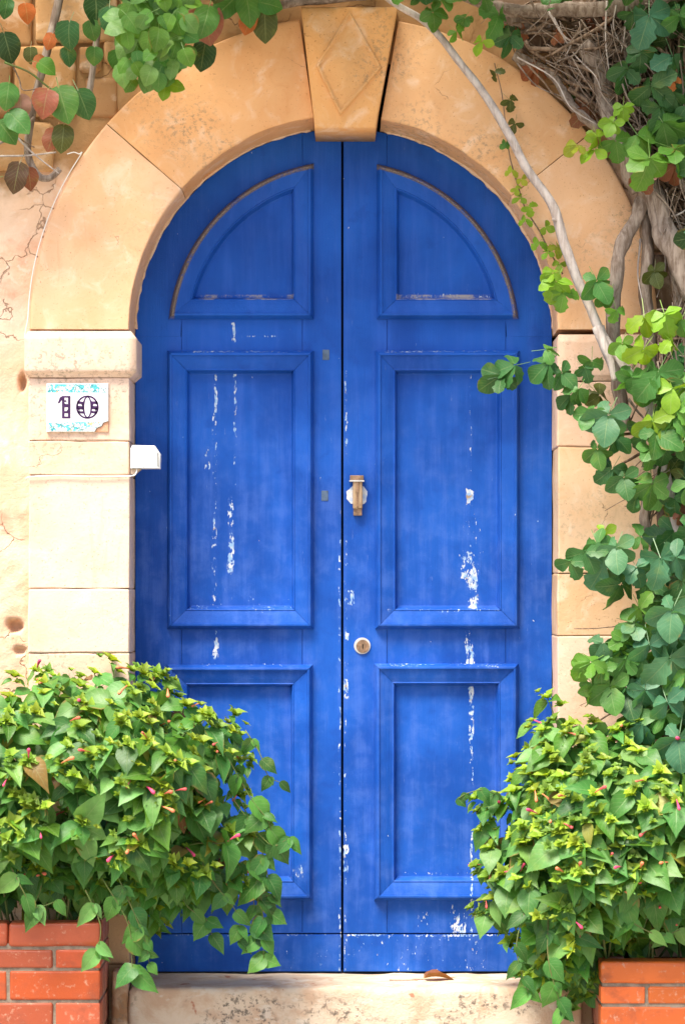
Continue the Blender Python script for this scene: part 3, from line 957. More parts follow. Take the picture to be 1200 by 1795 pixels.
def disc(name, px, py, r, y0, y1, mat, parent, seg=28, bev=0.001):
    poly = [(DX(px) + r * math.cos(2 * math.pi * k / seg), DZ(py) + r * math.sin(2 * math.pi * k / seg)) for k in range(seg)]
    return prism(name, poly[::-1], y0, y1, parent, mat, bev)
lock = disc('cylinder_lock', 634.5, 1132, 14.5 * KD, YD - 0.006, YD + .001, STEELP, leafR, bev=0.002)
disc('lock_face', 635.5, 1133, 11.5 * KD, YD - 0.009, YD - .004, BRASS, lock, bev=0.0015)
prism('keyway', [(DX(634.6), DZ(1137)), (DX(636.4), DZ(1137)), (DX(636.4), DZ(1129)), (DX(634.6), DZ(1129))], YD - 0.0096, YD - 0.008, lock, DARK, 0)
# plaster fillet where door meets the arch
# ------------------------------------------------------------------ house number
tile = thing('house_number_tile', W(136, 757, 0), 'white glazed house number tile reading 10 with turquoise borders and a chipped corner', 'number tile')
def make_band_mat():
    M = Mat('turquoise_floral_glaze', 0.2, 0.5)
    p = M.pos()
    n = M.noise(p, 60, 3, 0.5, 1.2)
    vo = M.n('ShaderNodeTexVoronoi', feature='DISTANCE_TO_EDGE'); M.set(vo.inputs['Vector'], M.vscale(p, (1, 1, 1))); vo.inputs['Scale'].default_value = 75
    c = M.mix(M.mr(n, 0.46, 0.50), (0.10, 0.50, 0.55), (0.75, 0.78, 0.74))
    c = M.mix(M.mr(M.noise(p, 42, 2), 0.62, 0.66), c, (0.75, 0.45, 0.22))
    c = M.mix(M.mr(vo.outputs['Distance'], 0.02, 0.07, 0.85, 0), c, (0.04, 0.16, 0.17))
    M.base(c)
    return M.m
BAND = make_band_mat()
TK = 0.012
def wp(px, py): 
    q = W(px, py, -TK); return (q.x, q.z)
prism('tile_body', [wp(*q) for q in ((82, 757), (166, 757), (170, 750), (178, 747), (181, 741), (190, 738), (190, 672), (82, 672))], -TK, 0.004, tile, CERAMIC, 0.0015)
prism('chipped_corner', [wp(*q) for q in ((166.6, 756.6), (190, 757), (190, 738.6), (181.6, 741.6), (178.5, 747.6), (170.6, 750.5))], -TK * .55, 0.003, tile, STONE, 0.0008, (0.66, 0.36, 0.22))
prism('border_band', [wp(*q) for q in ((83.5, 688), (188.5, 688), (188.5, 681), (178, 673.5), (83.5, 673.5))], -TK - .0006, -TK + .0005, tile, BAND, 0)
prism('border_band', [wp(*q) for q in ((86, 755.5), (165, 755.5), (169, 749.5), (177, 746), (176, 739.5), (86, 740.5))], -TK - .0006, -TK + .0005, tile, BAND, 0)
def flat(name, polys, y0, y1, parent, mat):
    """several closed outlines of one drawn figure"""
    bm = bmesh.new()
    for poly in polys:
        fv = [bm.verts.new((x, y0, z)) for x, z in poly]; bk = [bm.verts.new((x, y1, z)) for x, z in poly]
        bm.faces.new(fv); n = len(poly)
        for i in range(n):
            j = (i + 1) % n
            bm.faces.new((fv[i], fv[j], bk[j], bk[i]))
    return bm_add(name, bm, mat, parent)
def digits():
    y0, y1 = -TK - .0008, -TK + .0004
    # figure 1: flag, outlined shaft with ornaments
    P = []
    def r(a, b, c, d): P.append([wp(a, d), wp(c, d), wp(c, b), wp(a, b)])
    r(109, 694, 113.5, 733.5); r(119.5, 694, 124, 733.5); r(113.5, 730, 119.5, 733.5); r(113.5, 694, 119.5, 697); r(113.5, 708, 119.5, 714); r(113.5, 720.5, 119.5, 724.5); r(113.5, 701.5, 117, 704.5)
    P.append([wp(101.5, 707), wp(104.4, 707), wp(109, 701), wp(109, 694.5), wp(105, 697)])
    P.append([wp(113, 710), wp(116, 710), wp(113, 706)]); P.append([wp(120, 721), wp(120, 716), wp(117, 721)])
    flat('digit', P, y0, y1, tile, PURPLE)
    P = []
    cx, cy = 153.5, 713.6
    def ring(rx0, ry0, rx1, ry1, n=36):
        for k in range(n):
            a, b = 2 * math.pi * k / n, 2 * math.pi * (k + 1) / n
            P.append([wp(cx + rx0 * math.cos(a), cy - ry0 * math.sin(a)), wp(cx + rx0 * math.cos(b), cy - ry0 * math.sin(b)), wp(cx + rx1 * math.cos(b), cy - ry1 * math.sin(b)), wp(cx + rx1 * math.cos(a), cy - ry1 * math.sin(a))])
    ring(20, 20.5, 16.6, 17.8); ring(8.4, 19, 5.2, 16.8)
    for s in (-1, 1):
        for (ya, yb) in ((-9.5, -6), (-1.5, 3.5), (7.5, 10.5)):
            a, b = cx + s * 7, cx + s * 18
            x0, x1 = min(a, b), max(a, b)
            if abs(yb) > 8: x0, x1 = (x0 + 1.5, x1) if s < 0 else (x0, x1 - 1.5)
            P.append([wp(x0, cy + yb), wp(x1, cy + yb + 1), wp(x1, cy + ya), wp(x0, cy + ya - 1)])
        P.append([wp(cx + s * 9 - 2, cy - 6), wp(cx + s * 9 + 2, cy - 6), wp(cx + s * 9, cy - 1)])
        P.append([wp(cx + s * 15 - 2, cy + 2), wp(cx + s * 15 + 2, cy + 2), wp(cx + s * 14, cy + 8)])
    flat('digit', P, y0, y1, tile, PURPLE)
digits()

# ------------------------------------------------------------------ white sensor box and cables
sb = thing('plastic_sensor_box', W(240, 822, 0.02), 'small white plastic box fixed to the left pier beside the door', 'sensor box')
def sensor():
    ya, yb = -0.012, 0.055
    k = lambda px, py: (W(px, py, ya).x, W(px, py, ya).z)
    prism('housing', [k(229, 821), k(280, 821), k(281, 796), k(271, 781), k(232, 780), k(229, 786)], ya, yb, sb, WHITEP, 0.003)
    prism('slot', [k(276, 818), k(278.2, 818), k(278.2, 793), k(276, 793)], ya - .0008, ya + .001, sb, GREYP, 0)
    prism('seam', [k(252, 820), k(252.8, 820), k(252.8, 782), k(252, 782)], ya - .0006, ya + .001, sb, GREYP, 0)
    prism('bracket', [k(229, 831), k(236, 831), k(247, 821.5), k(229, 821.5)], ya + .012, yb - .005, sb, make_plain('beige_bracket', (0.5, 0.38, 0.27), 0.7), 0.001)
sensor()
def cable(pts, label, r=0.0028):
    v, f = tube(pts, r, r, 6, 6)
    o = add('cable', v, f, WHITEP, None, True)
    tag(o, label, 'cable')
cable([W(240, 822, .0), W(239, 829, -.006), W(232, 834, -.006), W(205, 835, -.005), W(150, 835, -.005), W(100, 834, -.005), W(52, 836, -.005), W(46, 842, .006)], 'thin white cable along the pier joint below the plastic box', 0.0024)
pts = [W(118, 270, -.002), W(130, 267, -.006), W(139, 270, -.004)]
for k in range(9):
    a = math.radians(146 + (178 - 146) * k / 8)
    pts.append(Vector((CX + 1.106 * math.cos(a), -0.004 + .002 * math.sin(k * 2), ZC + 1.106 * math.sin(a))))
pts.append(W(44, 590, .0)); pts.append(W(46, 640, .01))
cable(pts, 'thin white cable hugging the outer left edge of the arch', 0.0019)

# ------------------------------------------------------------------ brick planters
def planter(x0, x1, top, inner, rows, label, cols, seed):
    """inner: +1 when the door side is at x1, -1 when at x0"""
    yf = -0.39
    t = thing('brick_planter', ((x0 + x1) / 2, yf / 2, 0), label, 'planter', 'brick planters beside the door')
    bm_add('mortar_core', box_bm(x0 + .006, x1 - .006, yf + .006, -0.012, 0, top - 0.07), MORTAR, t)
    bm_add('soil', rough_box(x0 + .05, x1 - .05, yf + .06, -0.05, top - .10, top - 0.03, 0.01, 0.04, 0.012, 12, seed), SOIL, t, True)
    rr = rng(seed)
    z = top
    c = x1 if inner > 0 else x0
    r = 0
    while z > 0.01:
        h = rows[r] if r < len(rows) else rows[-1]
        z0 = max(0.0, z - h)
        cop = (r == 0)
        L = 0.31
        first = L if (r % 2 == 0) else L / 2
        if cop: first = L
        joint = 0.003 if cop else 0.011
        # front
        x = 0.0; w = x1 - x0; k = 0
        while x < w - 0.02:
            ln = first if k == 0 else L
            e = min(w, x + ln)
            a, b = x + (0 if k == 0 else joint / 2), e - joint / 2
            X0, X1 = (c - b, c - a) if inner > 0 else (c + a, c + b)
            bm = rough_box(X0, X1, yf - (0.004 if cop else 0) + rr.uniform(-.002, .002), yf + 0.10, z0, z - (0 if cop else joint), 0.005 if not cop else 0.010, 0.05, 0.0022, 16, seed + k * 3 + r * 7, 0.006)
            col = rr.choice(cols); s = rr.uniform(.7, 1.15)
            bm_add('brick', bm, BRICK, t, True, tuple(v * s for v in col))
            x = e; k += 1
        # door side
        for (ya, yb) in ((yf + .105, -0.15), (-0.145, -0.012)):
            xa, xb = (c - 0.09, c - 0.001) if inner > 0 else (c + .001, c + 0.09)
            bm = box_bm(xa, xb, ya + joint / 2, yb - joint / 2, z0, z - (0 if cop else joint), 0.004, 2)
            col = (0.34, 0.12, 0.075); s = rr.uniform(.85, 1.15)
            bm_add('brick', bm, BRICK, t, False, tuple(v * s for v in col))
        z = z0; r += 1
    return t
BC = [(0.56, 0.095, 0.018), (0.50, 0.08, 0.02), (0.44, 0.09, 0.035)]
planter(-1.75, -0.815, 0.552, 1, [0.080, 0.072, 0.108, 0.108], 'glazed red brick planter at lower left of the door', BC, 5)
planter(0.869, 1.80, 0.422, -1, [0.075, 0.068, 0.108, 0.108], 'low orange brick planter at lower right of the door', [(0.60, 0.13, 0.02), (0.56, 0.11, 0.02)], 6)

# ------------------------------------------------------------------ leaves
def leaf_shape(ws, ts, fold, curl, wave, seed, tipx=0.0, cols=2):
    """one blade: base at origin, tip at +Y, upper side +Z"""
    vs, fs, uv = [], [], []
    rr = rng(seed)
    n = len(ts)
    xs = [-1, -0.55, 0, 0.55, 1] if cols == 4 else [-1, 0, 1]
    m = len(xs)
    for i, (t, w) in enumerate(zip(ts, ws)):
        ph = rr.uniform(-1, 1)
        for s in xs:
            x = s * w + tipx * t * t
            y = t + (-(0.10) * abs(s) * (1 - t) * (1 if t < .2 else 0))
            z = abs(s) * w * fold - curl * t * t + wave * math.sin(t * 9 + s * 2 + ph) * abs(s) * w
            vs.append((x, y, z)); uv.append((0.5 + 0.5 * s, t))
    for i in range(n - 1):
        for k in range(m - 1):
            a = i * m + k
            fs.append((a, a + 1, a + m + 1, a + m))
    return vs, fs, uv

def xf(shape, M4):
    vs, fs, uv = shape
    return [M4 @ Vector(v) for v in vs], fs, uv
def join(shapes):
    V, F, U = [], [], []
    for vs, fs, uv in shapes:
        o = len(V); V += list(vs); U += list(uv); F += [tuple(i + o for i in f) for f in fs]
    return V, F, U

# heart-ovate pointed leaves of the bushes
OT = [0, .05, .14, .27, .42, .58, .74, .88, 1.0]
OW = [.03, .20, .315, .36, .335, .255, .155, .06, .004]
BUSH_LEAVES = [leaf_shape([w * k for w in OW], OT, f, c, wv, s, tx) for s, (k, f, c, wv, tx) in enumerate([
    (.75, .35, .35, .14, .08), (1.22, .1, .15, .2, -.08), (.95, .6, .5, .12, .03), (1.0, .30, .18, .10, .03), (1.12, .18, .30, .14, -.05), (.92, .42, .10, .12, .06), (1.05, .25, .42, .16, -.02), (.85, .5, .25, .08, .0), (1.1, -.08, .22, .18, .05)])]
# obovate rounded leaflets of the vine
VT = [0, .08, .22, .40, .58, .74, .87, .96, 1.0]
VW = [.03, .11, .24, .34, .375, .33, .22, .10, .005]
VW2 = [.03, .14, .30, .40, .38, .30, .20, .09, .005]
VW3 = [.03, .12, .30, .27, .40, .28, .27, .10, .004]
def petiole(L, w=0.014):
    return [(-w, -L, -L * .55), (w, -L, -L * .55), (w, 0, 0.004), (-w, 0, 0.004)], [(0, 1, 2, 3)], [(.49, 0), (.51, 0), (.51, .02), (.49, .02)]
def palmate(n, seed, spread=52, drop=0.18):
    rr = rng(seed); sh = []
    for k in range(n):
        a = (k - (n - 1) / 2) * spread + rr.uniform(-14, 14)
        L = (1.0 - 0.16 * abs(k - (n - 1) / 2)) * rr.uniform(.78, 1.12)
        s = leaf_shape([w * 1.12 for w in (VW, VW2, VW3)[(seed + k // 2) % 3]], VT, rr.uniform(.05, .35), rr.uniform(.05, .35), rr.uniform(.05, .16), seed * 7 + k, rr.uniform(-.06, .06))
        M4 = Matrix.Rotation(math.radians(-a), 4, 'Z') @ Matrix.Translation((0, .08, rr.uniform(-.02, .02))) @ Matrix.Rotation(math.radians(rr.uniform(-45, 18)), 4, 'X') @ Matrix.Rotation(math.radians(rr.uniform(-40, 40)), 4, 'Y') @ Matrix.Scale(L, 4)
        sh.append(xf(s, M4))
    sh.append(petiole(0.75))
    return join(sh)
VINE_LEAVES = [palmate(5, 11, 56), palmate(5, 12, 62), palmate(4, 13, 70), palmate(3, 14, 80), palmate(3, 15, 95), palmate(5, 16, 48), palmate(4, 17, 60), palmate(5, 18, 66), palmate(3, 19, 70), palmate(4, 20, 84)]
# broad roundish simple leaves (upper left)
RW = [.04, .26, .40, .46, .47, .43, .33, .18, .02]
ROUND_LEAVES = [join([leaf_shape([w * k for w in RW], OT, f, c, wv, 40 + s, tx), petiole(.5, .012)]) for s, (k, f, c, wv, tx) in enumerate([
    (1.0, .15, .2, .12, .03), (1.1, .3, .35, .1, -.04), (.9, .05, .15, .2, .05), (1.0, -.12, .3, .15, 0)])]
# small star of pointed bracts at the shoot tips
def bract(seed):
    rr = rng(seed); sh = []
    for k in range(9):
        L = rr.uniform(.45, 1.1)
        s = leaf_shape([w * rr.uniform(.9, 1.25) for w in OW[::2]], OT[::2], .4, .35, .1, seed + k)
        M4 = Matrix.Rotation(2 * math.pi * k / 9 + rr.uniform(-.5, .5), 4, 'Z') @ Matrix.Rotation(math.radians(rr.uniform(15, 70)), 4, 'X') @ Matrix.Scale(L, 4)
        sh.append(xf(s, M4))
    return join(sh)
BRACTS = [bract(90), bract(97), bract(104)]
_me = {}
def leaf_data(kind, i):
    key = (kind, i)
    if key not in _me:
        lib = {'bush': BUSH_LEAVES, 'vine': VINE_LEAVES, 'round': ROUND_LEAVES, 'bract': BRACTS}[kind]
        vs, fs, uv = lib[i]
        _me[key] = (mesh_data(kind + '_leaf', vs, fs, LEAF, True, uv), np.array([tuple(v) for v in vs]), fs, uv)
    return _me[key]

def frame(pos, d, nrm, s):
    d = Vector(d).normalized(); nrm = Vector(nrm)
    nrm = (nrm - d * nrm.dot(d))
    if nrm.length < 1e-4: nrm = d.orthogonal()
    nrm.normalize(); x = d.cross(nrm)
    M4 = Matrix((( x.x * s, d.x * s, nrm.x * s, pos[0]), (x.y * s, d.y * s, nrm.y * s, pos[1]), (x.z * s, d.z * s, nrm.z * s, pos[2]), (0, 0, 0, 1)))
    return M4

class Foliage:
    def __init__(s, root): s.root = root; s.L = []
    def leaf(s, kind, i, M4, col): s.L.append((kind, i, M4, col))
    def build(s, limit=295, names=None):
        """the leaves that show largest become parts, the rest one mass"""
        names = names or {}
        n = len(s.L)
        cell = 4.0
        ids, us, vs_, ds = [], [], [], []
        for q, (kind, i, M4, col) in enumerate(s.L):
            P = leaf_data(kind, i)[1]
            fs = leaf_data(kind, i)[2]
            fa = np.array([f[:4] for f in fs if len(f) >= 4])
            P = np.vstack([P, P[fa].mean(1), P[fa[:, :2]].mean(1)])
            A = np.array(M4)
            Q = P @ A[:3, :3].T + A[:3, 3]
            k = CAM_D / (CAM_D + Q[:, 1]) * 500
            us.append(600 + Q[:, 0] * k); vs_.append(1050 - (Q[:, 2] - EYE) * k); ds.append(Q[:, 1]); ids.append(np.full(len(Q), q))
        u = np.concatenate(us); v = np.concatenate(vs_); d = np.concatenate(ds); ii = np.concatenate(ids)
        ok = (u > 0) & (u < 1200) & (v > 0) & (v < 1795)
        u, v, d, ii = u[ok], v[ok], d[ok], ii[ok]
        key = (u // cell).astype(int) * 1000 + (v // cell).astype(int)
        o = np.lexsort((d, key)); key, ii = key[o], ii[o]
        first = np.ones(len(key), bool); first[1:] = key[1:] != key[:-1]
        score = np.bincount(ii[first], minlength=n)
        keep = {}
        for kname in set(l[0] for l in s.L):
            cand = [q for q in range(n) if s.L[q][0] == kname and score[q] > 0]
            cand.sort(key=lambda q: -score[q])
            for q in cand[:limit]: keep[q] = True
        org = ORG[s.root.name]
        V, F, U, C = [], [], [], []
        off = 0
        for q, (kind, i, M4, col) in enumerate(s.L):
            me, P, fs, uv = leaf_data(kind, i)
            if q in keep:
                o = bpy.data.objects.new(names.get(kind, 'leaf'), me)
                COL.objects.link(o); o.parent = s.root
                o.matrix_local = Matrix.Translation(-org) @ M4
                o.color = (*col, 1)
            else:
                A = np.array(M4)
                Q = P @ A[:3, :3].T + A[:3, 3] - np.array(org)
                V.append(Q); F += [tuple(x + off for x in f) for f in fs]; U += uv; C += [col] * len(P); off += len(P)
        if V:
            me = mesh_data('foliage', np.vstack(V).tolist(), F, LEAFA, True, U)
            ca = me.color_attributes.new('tint', 'FLOAT_COLOR', 'POINT')
            ca.data.foreach_set('color', np.array([(*c, 1) for c in C], dtype=np.float32).ravel())
            o = bpy.data.objects.new('foliage', me)
            COL.objects.link(o); o.parent = s.root; o['kind'] = 'stuff'

def jitter(rr, c, a=0.25, h=0.12):
    k = 1 + rr.uniform(-a, a); t = rr.uniform(-h, h)
    return (max(0, c[0] * k * (1 + t)), c[1] * k, max(0, c[2] * k * (1 - t)))

def inside(poly, x, y):
    r = False; j = len(poly) - 1
    for i in range(len(poly)):
        xi, yi = poly[i]; xj, yj = poly[j]
        if (yi > y) != (yj > y) and x < (xj - xi) * (y - yi) / (yj - yi) + xi: r = not r
        j = i
    return r
def edge_dist(poly, x, y):
    best = 1e9
    for (ax, ay), (bx, by) in zip(poly, poly[1:] + poly[:1]):
        t = ((x - ax) * (bx - ax) + (y - ay) * (by - ay)) / max(1e-9, (bx - ax) ** 2 + (by - ay) ** 2)
        t = min(1, max(0, t)); best = min(best, math.hypot(x - ax - t * (bx - ax), y - ay - t * (by - ay)))
    return best

G_MID = (0.080, 0.240, 0.042); G_DARK = (0.045, 0.150, 0.030); G_YEL = (0.30, 0.42, 0.035); G_LIGHT = (0.145, 0.320, 0.075); G_BLUE = (0.055, 0.155, 0.070)
BUD = [(0.62, 0.10, 0.10), (0.70, 0.22, 0.10), (0.60, 0.07, 0.16), (0.55, 0.14, 0.08)]

def bud_mesh():
    v, f = tube([(0, 0, 0), (0, .5, .04), (0, .85, .02), (0, 1, 0)], .05, .05, 6, 2, radii=[.035, .045, .09, .13, .06])
    return mesh_data('flower_bud', v, f, PETAL, True)
BUDME = bud_mesh()

def bush(label, poly, root_x, root_z, n_tip, seed, yel_poly_y, depth):
    rr = rng(seed)
    t = thing('flowering_bush', ((root_x[0] + root_x[1]) / 2, -0.2, root_z), label, 'bush', 'flowering bushes in the brick planters')
    F = Foliage(t)
    xs = [p[0] for p in poly]; ys = [p[1] for p in poly]
    tips = []
    tries = 0
    while len(tips) < n_tip and tries < 200000:
        tries += 1
        x, y = rr.uniform(min(xs), max(xs)), rr.uniform(min(ys), max(ys))
        if not inside(poly, x, y): continue
        e = edge_dist(poly, x, y)
        if e < 7: continue
        mind = 17 if len(tips) < n_tip * .6 else 8
        if any((x - a) ** 2 + (y - b) ** 2 < mind ** 2 for a, b, _, _ in tips): continue
        shell = min(1.0, e / 150.0) ** 0.6
        y0 = -0.06 - depth * shell
        inner = 1.0 if rr.random() < .62 else rr.uniform(.25, .8)
        tips.append((x, y, y0 * inner, e))
    nst = 0
    for k, (x, y, dep, e) in enumerate(tips):
        tip = W(x, y, dep)
        rx = min(max(tip.x + rr.uniform(-.25, .25), root_x[0]), root_x[1])
        root = Vector((rx, rr.uniform(-.30, -.08), root_z - .02))
        mid = root.lerp(tip, .55) + Vector((rr.uniform(-.04, .04), rr.uniform(-.03, .05), 0.10 + max(0, (root.z - tip.z)) * .9))
        path = catmull([root, mid, tip], 8)
        if k % 2 == 0 and nst < 60:
            v, f = tube([root, mid, tip], .0045, .0018, 5, 5)
            add('stem', v, f, STEMG, t, True); nst += 1
        out = Vector((tip.x - (root_x[0] + root_x[1]) / 2, tip.y * 1.2, max(-.1, tip.z - root_z) * .6))
        if out.length < 1e-3: out = Vector((0, -1, 0))
        out.normalize()
        npair = rr.choice((2, 3, 3, 4, 4))
        ang0 = rr.uniform(0, 3.14)
        for j in range(npair):
            fpos = 1 - 0.105 * (npair - 1 - j) * rr.uniform(.8, 1.15) - 0.02
            q = max(0.15, fpos) * (len(path) - 1); iq = min(int(q), len(path) - 2)
            p = path[iq].lerp(path[iq + 1], q - iq)
            sd = (path[iq + 1] - path[iq]).normalized()
            a = sd.orthogonal().normalized(); b = sd.cross(a)
            ang = ang0 + j * math.pi / 2
            for s in (1, -1):
                side = (a * math.cos(ang) + b * math.sin(ang)) * s
                size = (0.050 + .090 * rr.random() ** 1.5) * (1.0 - 0.13 * (j - (npair - 1) / 2 if j > npair / 2 else 0))
                if e < 40: size *= .82
                d = side * 0.75 + Vector((0, -.18, -.62)) + out * .3 + Vector((rr.uniform(-.3, .3), rr.uniform(-.2, .2), rr.uniform(-.3, .25)))
                nm = Vector((rr.uniform(-.45, .45), -.72, .62)) + out * .5 + Vector((rr.uniform(-.3, .3), 0, rr.uniform(-.3, .3)))
                top = max(0, min(1, (yel_poly_y - y) / 260.0))
                c = G_MID
                z = rr.random()
                if z < .20 + .12 * top: c = G_LIGHT
                elif z > .88: c = G_DARK
                elif z > .74 - .1 * top: c = (0.085, 0.215, 0.022)
                if rr.random() < .035: c = rr.choice(((0.34, 0.32, 0.05), (0.30, 0.20, 0.06), (0.22, 0.11, 0.05)))
                F.leaf('bush', rr.randrange(len(BUSH_LEAVES)), frame(p + side * .012, d, nm, size), jitter(rr, c, .2, .12))
        if rr.random() < .9:
            nb = out * .6 + Vector((0, -.35, .7))
            col = jitter(rr, G_YEL if rr.random() < .7 else (0.20, .34, .03), .25, .12)
            F.leaf('bract', rr.randrange(3), frame(tip, nb.orthogonal(), nb, rr.uniform(.024, .048)), col)
            for _ in range(rr.choice((1, 1, 2, 3))):
                F.leaf('bract', rr.randrange(3), frame(tip + Vector((rr.uniform(-.05, .05), rr.uniform(-.03, .01), rr.uniform(-.05, .03))), nb.orthogonal(), nb + Vector((rr.uniform(-.5, .5), 0, 0)), rr.uniform(.016, .036)), jitter(rr, rr.choice((G_YEL, (0.24, .36, .03), (0.17, .30, .04))), .25))
        if rr.random() < .24:
            o = bpy.data.objects.new('flower_bud', BUDME); COL.objects.link(o); o.parent = t
            d = Vector((rr.uniform(-1, 1), -.5, rr.uniform(-.6, .5)))
            o.matrix_local = Matrix.Translation(-ORG[t.name]) @ frame(tip + Vector((0, -.015, .005)), d, (0, -.3, 1), rr.uniform(.035, .06))
            o.color = (*rr.choice(BUD), 1)
    return t, F, rr

PL = [(-260, 1190), (-120, 1165), (0, 1158), (90, 1166), (150, 1172), (200, 1148), (232, 1160), (330, 1185), (385, 1210), (440, 1255), (452, 1310), (436, 1380),
      (446, 1425), (490, 1440), (500, 1480), (465, 1530), (430, 1580), (370, 1610), (300, 1610), (255, 1650), (200, 1630), (100, 1600), (0, 1605), (-260, 1610)]
tL, FL, rL = bush('leafy green bush with yellow tips filling the left planter, trailing over the door', PL, (-1.65, -0.86), 0.54, 300, 21, 1400, 0.48)
# trailing shoots in front of the door and the planter corner
def trailer(F, t, pts, sizes, rr, start=0.15, cols=(G_MID, G_DARK, G_MID), kind='bush'):  # darker leaf colours paint in the shade on these shoots
    v, f = tube(pts, .0024, .0012, 5, 6)
    add('stem', v, f, STEMG, t, True)
    path = catmull(pts, 10)
    n = len(sizes)
    for i, s in enumerate(sizes):
        s *= rr.uniform(.62, .98)
        q = (start + (1 - start) * i / max(1, n - 1)) * (len(path) - 1.001); iq = int(q)
        p = path[iq].lerp(path[iq + 1], q - iq)
        side = 1 if i % 2 else -1
        d = Vector((side * rr.uniform(.3, .8), rr.uniform(-.3, .1), -rr.uniform(.5, .9)))
        nm = Vector((rr.uniform(-.5, .5), -.9, rr.uniform(.1, .6)))
        F.leaf(kind, rr.randrange(len(BUSH_LEAVES)), frame(p, d, nm, s), jitter(rr, rr.choice(cols), .3))
        if i % 2 == 0:
            F.leaf(kind, rr.randrange(len(BUSH_LEAVES)), frame(p, Vector((-d.x, d.y, d.z * rr.uniform(.3, 1))), nm + Vector((rr.uniform(-.6, .6), 0, rr.uniform(-.3, .5))), s * rr.uniform(.5, .85)), jitter(rr, rr.choice(cols), .3))
trailer(FL, tL, [W(400, 1330, -.32), W(440, 1400, -.33), W(470, 1440, -.33), W(480, 1480, -.32)], [.10, .12, .13, .10, .07], rL)
trailer(FL, tL, [W(400, 1390, -.30), W(470, 1478, -.33), W(505, 1470, -.33), W(512, 1480, -.33)], [.09, .10, .08, .07], rL)
trailer(FL, tL, [W(380, 1440, -.28), W(445, 1520, -.30), W(460, 1600, -.30), W(462, 1680, -.28)], [.10, .13, .12, .10, .11, .09, .08], rL, cols=(G_DARK, G_MID))
trailer(FL, tL, [W(330, 1460, -.30), W(370, 1540, -.32), W(415, 1600, -.30), W(420, 1650, -.28)], [.09, .11, .10, .09, .09, .07], rL, cols=(G_DARK, G_MID))
trailer(FL, tL, [W(200, 1520, -.44), W(235, 1600, -.46), W(255, 1650, -.45), W(262, 1690, -.44)], [.11, .12, .10, .08, .07, .06], rL)
trailer(FL, tL, [W(180, 1540, -.45), W(225, 1620, -.46), W(232, 1690, -.45), W(235, 1700, -.44)], [.10, .12, .11, .13], rL)
trailer(FL, tL, [W(150, 1560, -.46), W(176, 1620, -.48), W(172, 1664, -.46), W(170, 1668, -.45)], [.10, .10, .125], rL, cols=(G_MID, G_LIGHT))
trailer(FL, tL, [W(20, 1520, -.48), W(40, 1560, -.52), W(60, 1590, -.50), W(100, 1580, -.5)], [.11, .11, .10, .10], rL, cols=(G_MID, G_LIGHT))
trailer(FL, tL, [W(420, 1400, -.28), W(452, 1470, -.30), W(470, 1540, -.30), W(474, 1600, -.29)], [.09, .11, .12, .10, .10, .08], rL, cols=(G_DARK, G_MID))
trailer(FL, tL, [W(400, 1480, -.26), W(440, 1560, -.28), W(448, 1620, -.28), W(455, 1670, -.27)], [.10, .11, .11, .10, .09, .08], rL, cols=(G_DARK, G_MID))
trailer(FL, tL, [W(300, 1540, -.30), W(330, 1590, -.32), W(360, 1610, -.31), W(372, 1640, -.30)], [.09, .10, .10, .09], rL, cols=(G_DARK, G_MID))
trailer(FL, tL, [W(430, 1280, -.28), W(455, 1320, -.30), W(470, 1360, -.30), W(492, 1372, -.29)], [.08, .08, .07, .06], rL)
FL.build(names={'bract': 'bract_cluster'})

PR = [(934, 1222), (962, 1214), (1000, 1238), (1080, 1228), (1130, 1250), (1300, 1240), (1420, 1260), (1420, 1650), (1200, 1665), (1150, 1668), (1095, 1690), (1040, 1755), (975, 1755),
      (905, 1715), (884, 1650), (842, 1610), (838, 1540), (832, 1450), (812, 1412), (812, 1390), (870, 1385), (905, 1330), (912, 1270)]
tR, FR, rR = bush('leafy green bush with yellow tips and pink buds filling the right planter', PR, (0.90, 1.65), 0.41, 300, 43, 1480, 0.48)
trailer(FR, tR, [W(880, 1400, -.22), W(850, 1385, -.26), W(820, 1390, -.28), W(802, 1400, -.28)], [.08, .07, .06, .05], rR)
trailer(FR, tR, [W(960, 1600, -.40), W(960, 1680, -.46), W(975, 1740, -.46), W(985, 1770, -.45)], [.10, .12, .11, .11, .10], rR)
trailer(FR, tR, [W(930, 1560, -.40), W(905, 1650, -.44), W(912, 1700, -.44), W(925, 1740, -.44)], [.09, .11, .10, .09, .09], rR, cols=(G_DARK, G_MID))
trailer(FR, tR, [W(1080, 1600, -.46), W(1130, 1630, -.48), W(1160, 1640, -.47), W(1190, 1630, -.46)], [.09, .08, .08, .09], rR, cols=(G_LIGHT, G_MID))
FR.build(names={'bract': 'bract_cluster'})

# ------------------------------------------------------------------ bare branch across the arch
def stem(pts, r0, r1, mat, parent, name='stem', seg=8, wob=0.006, seed=0.0, flute=0.12, radii=None):
    v, f = tube(pts, r0, r1, seg, 6, wob, seed, True, flute, radii)
    return add(name, v, f, mat, parent, True)
bb = thing('bare_branch', W(1200, 955, -.20), 'long bare pale grey branch slanting across the right side of the arch', 'branch')
stem([W(640, -40, -.16), W(690, 5, -.17), W(745, 38, -.17), W(800, 102, -.16), W(862, 185, -.15), W(920, 290, -.15), W(972, 368, -.16), W(990, 432, -.16), W(1018, 505, -.17), W(1050, 578, -.18),
      W(1100, 650, -.2), W(1148, 738, -.2), W(1168, 845, -.2), W(1185, 920, -.2), W(1215, 985, -.2)], 0, 0, PALEBARK, bb, 'main_stem', 8, 0.006, 3, 0.10, [.010, .012, .014, .016, .018, .017, .016, .017, .016])
stem([W(1048, 574, -.18), W(1060, 610, -.2), W(1070, 640, -.2), W(1076, 668, -.2)], .022, .010, PALEBARK, bb, 'broken_stub', 8, .003, 8, .2)
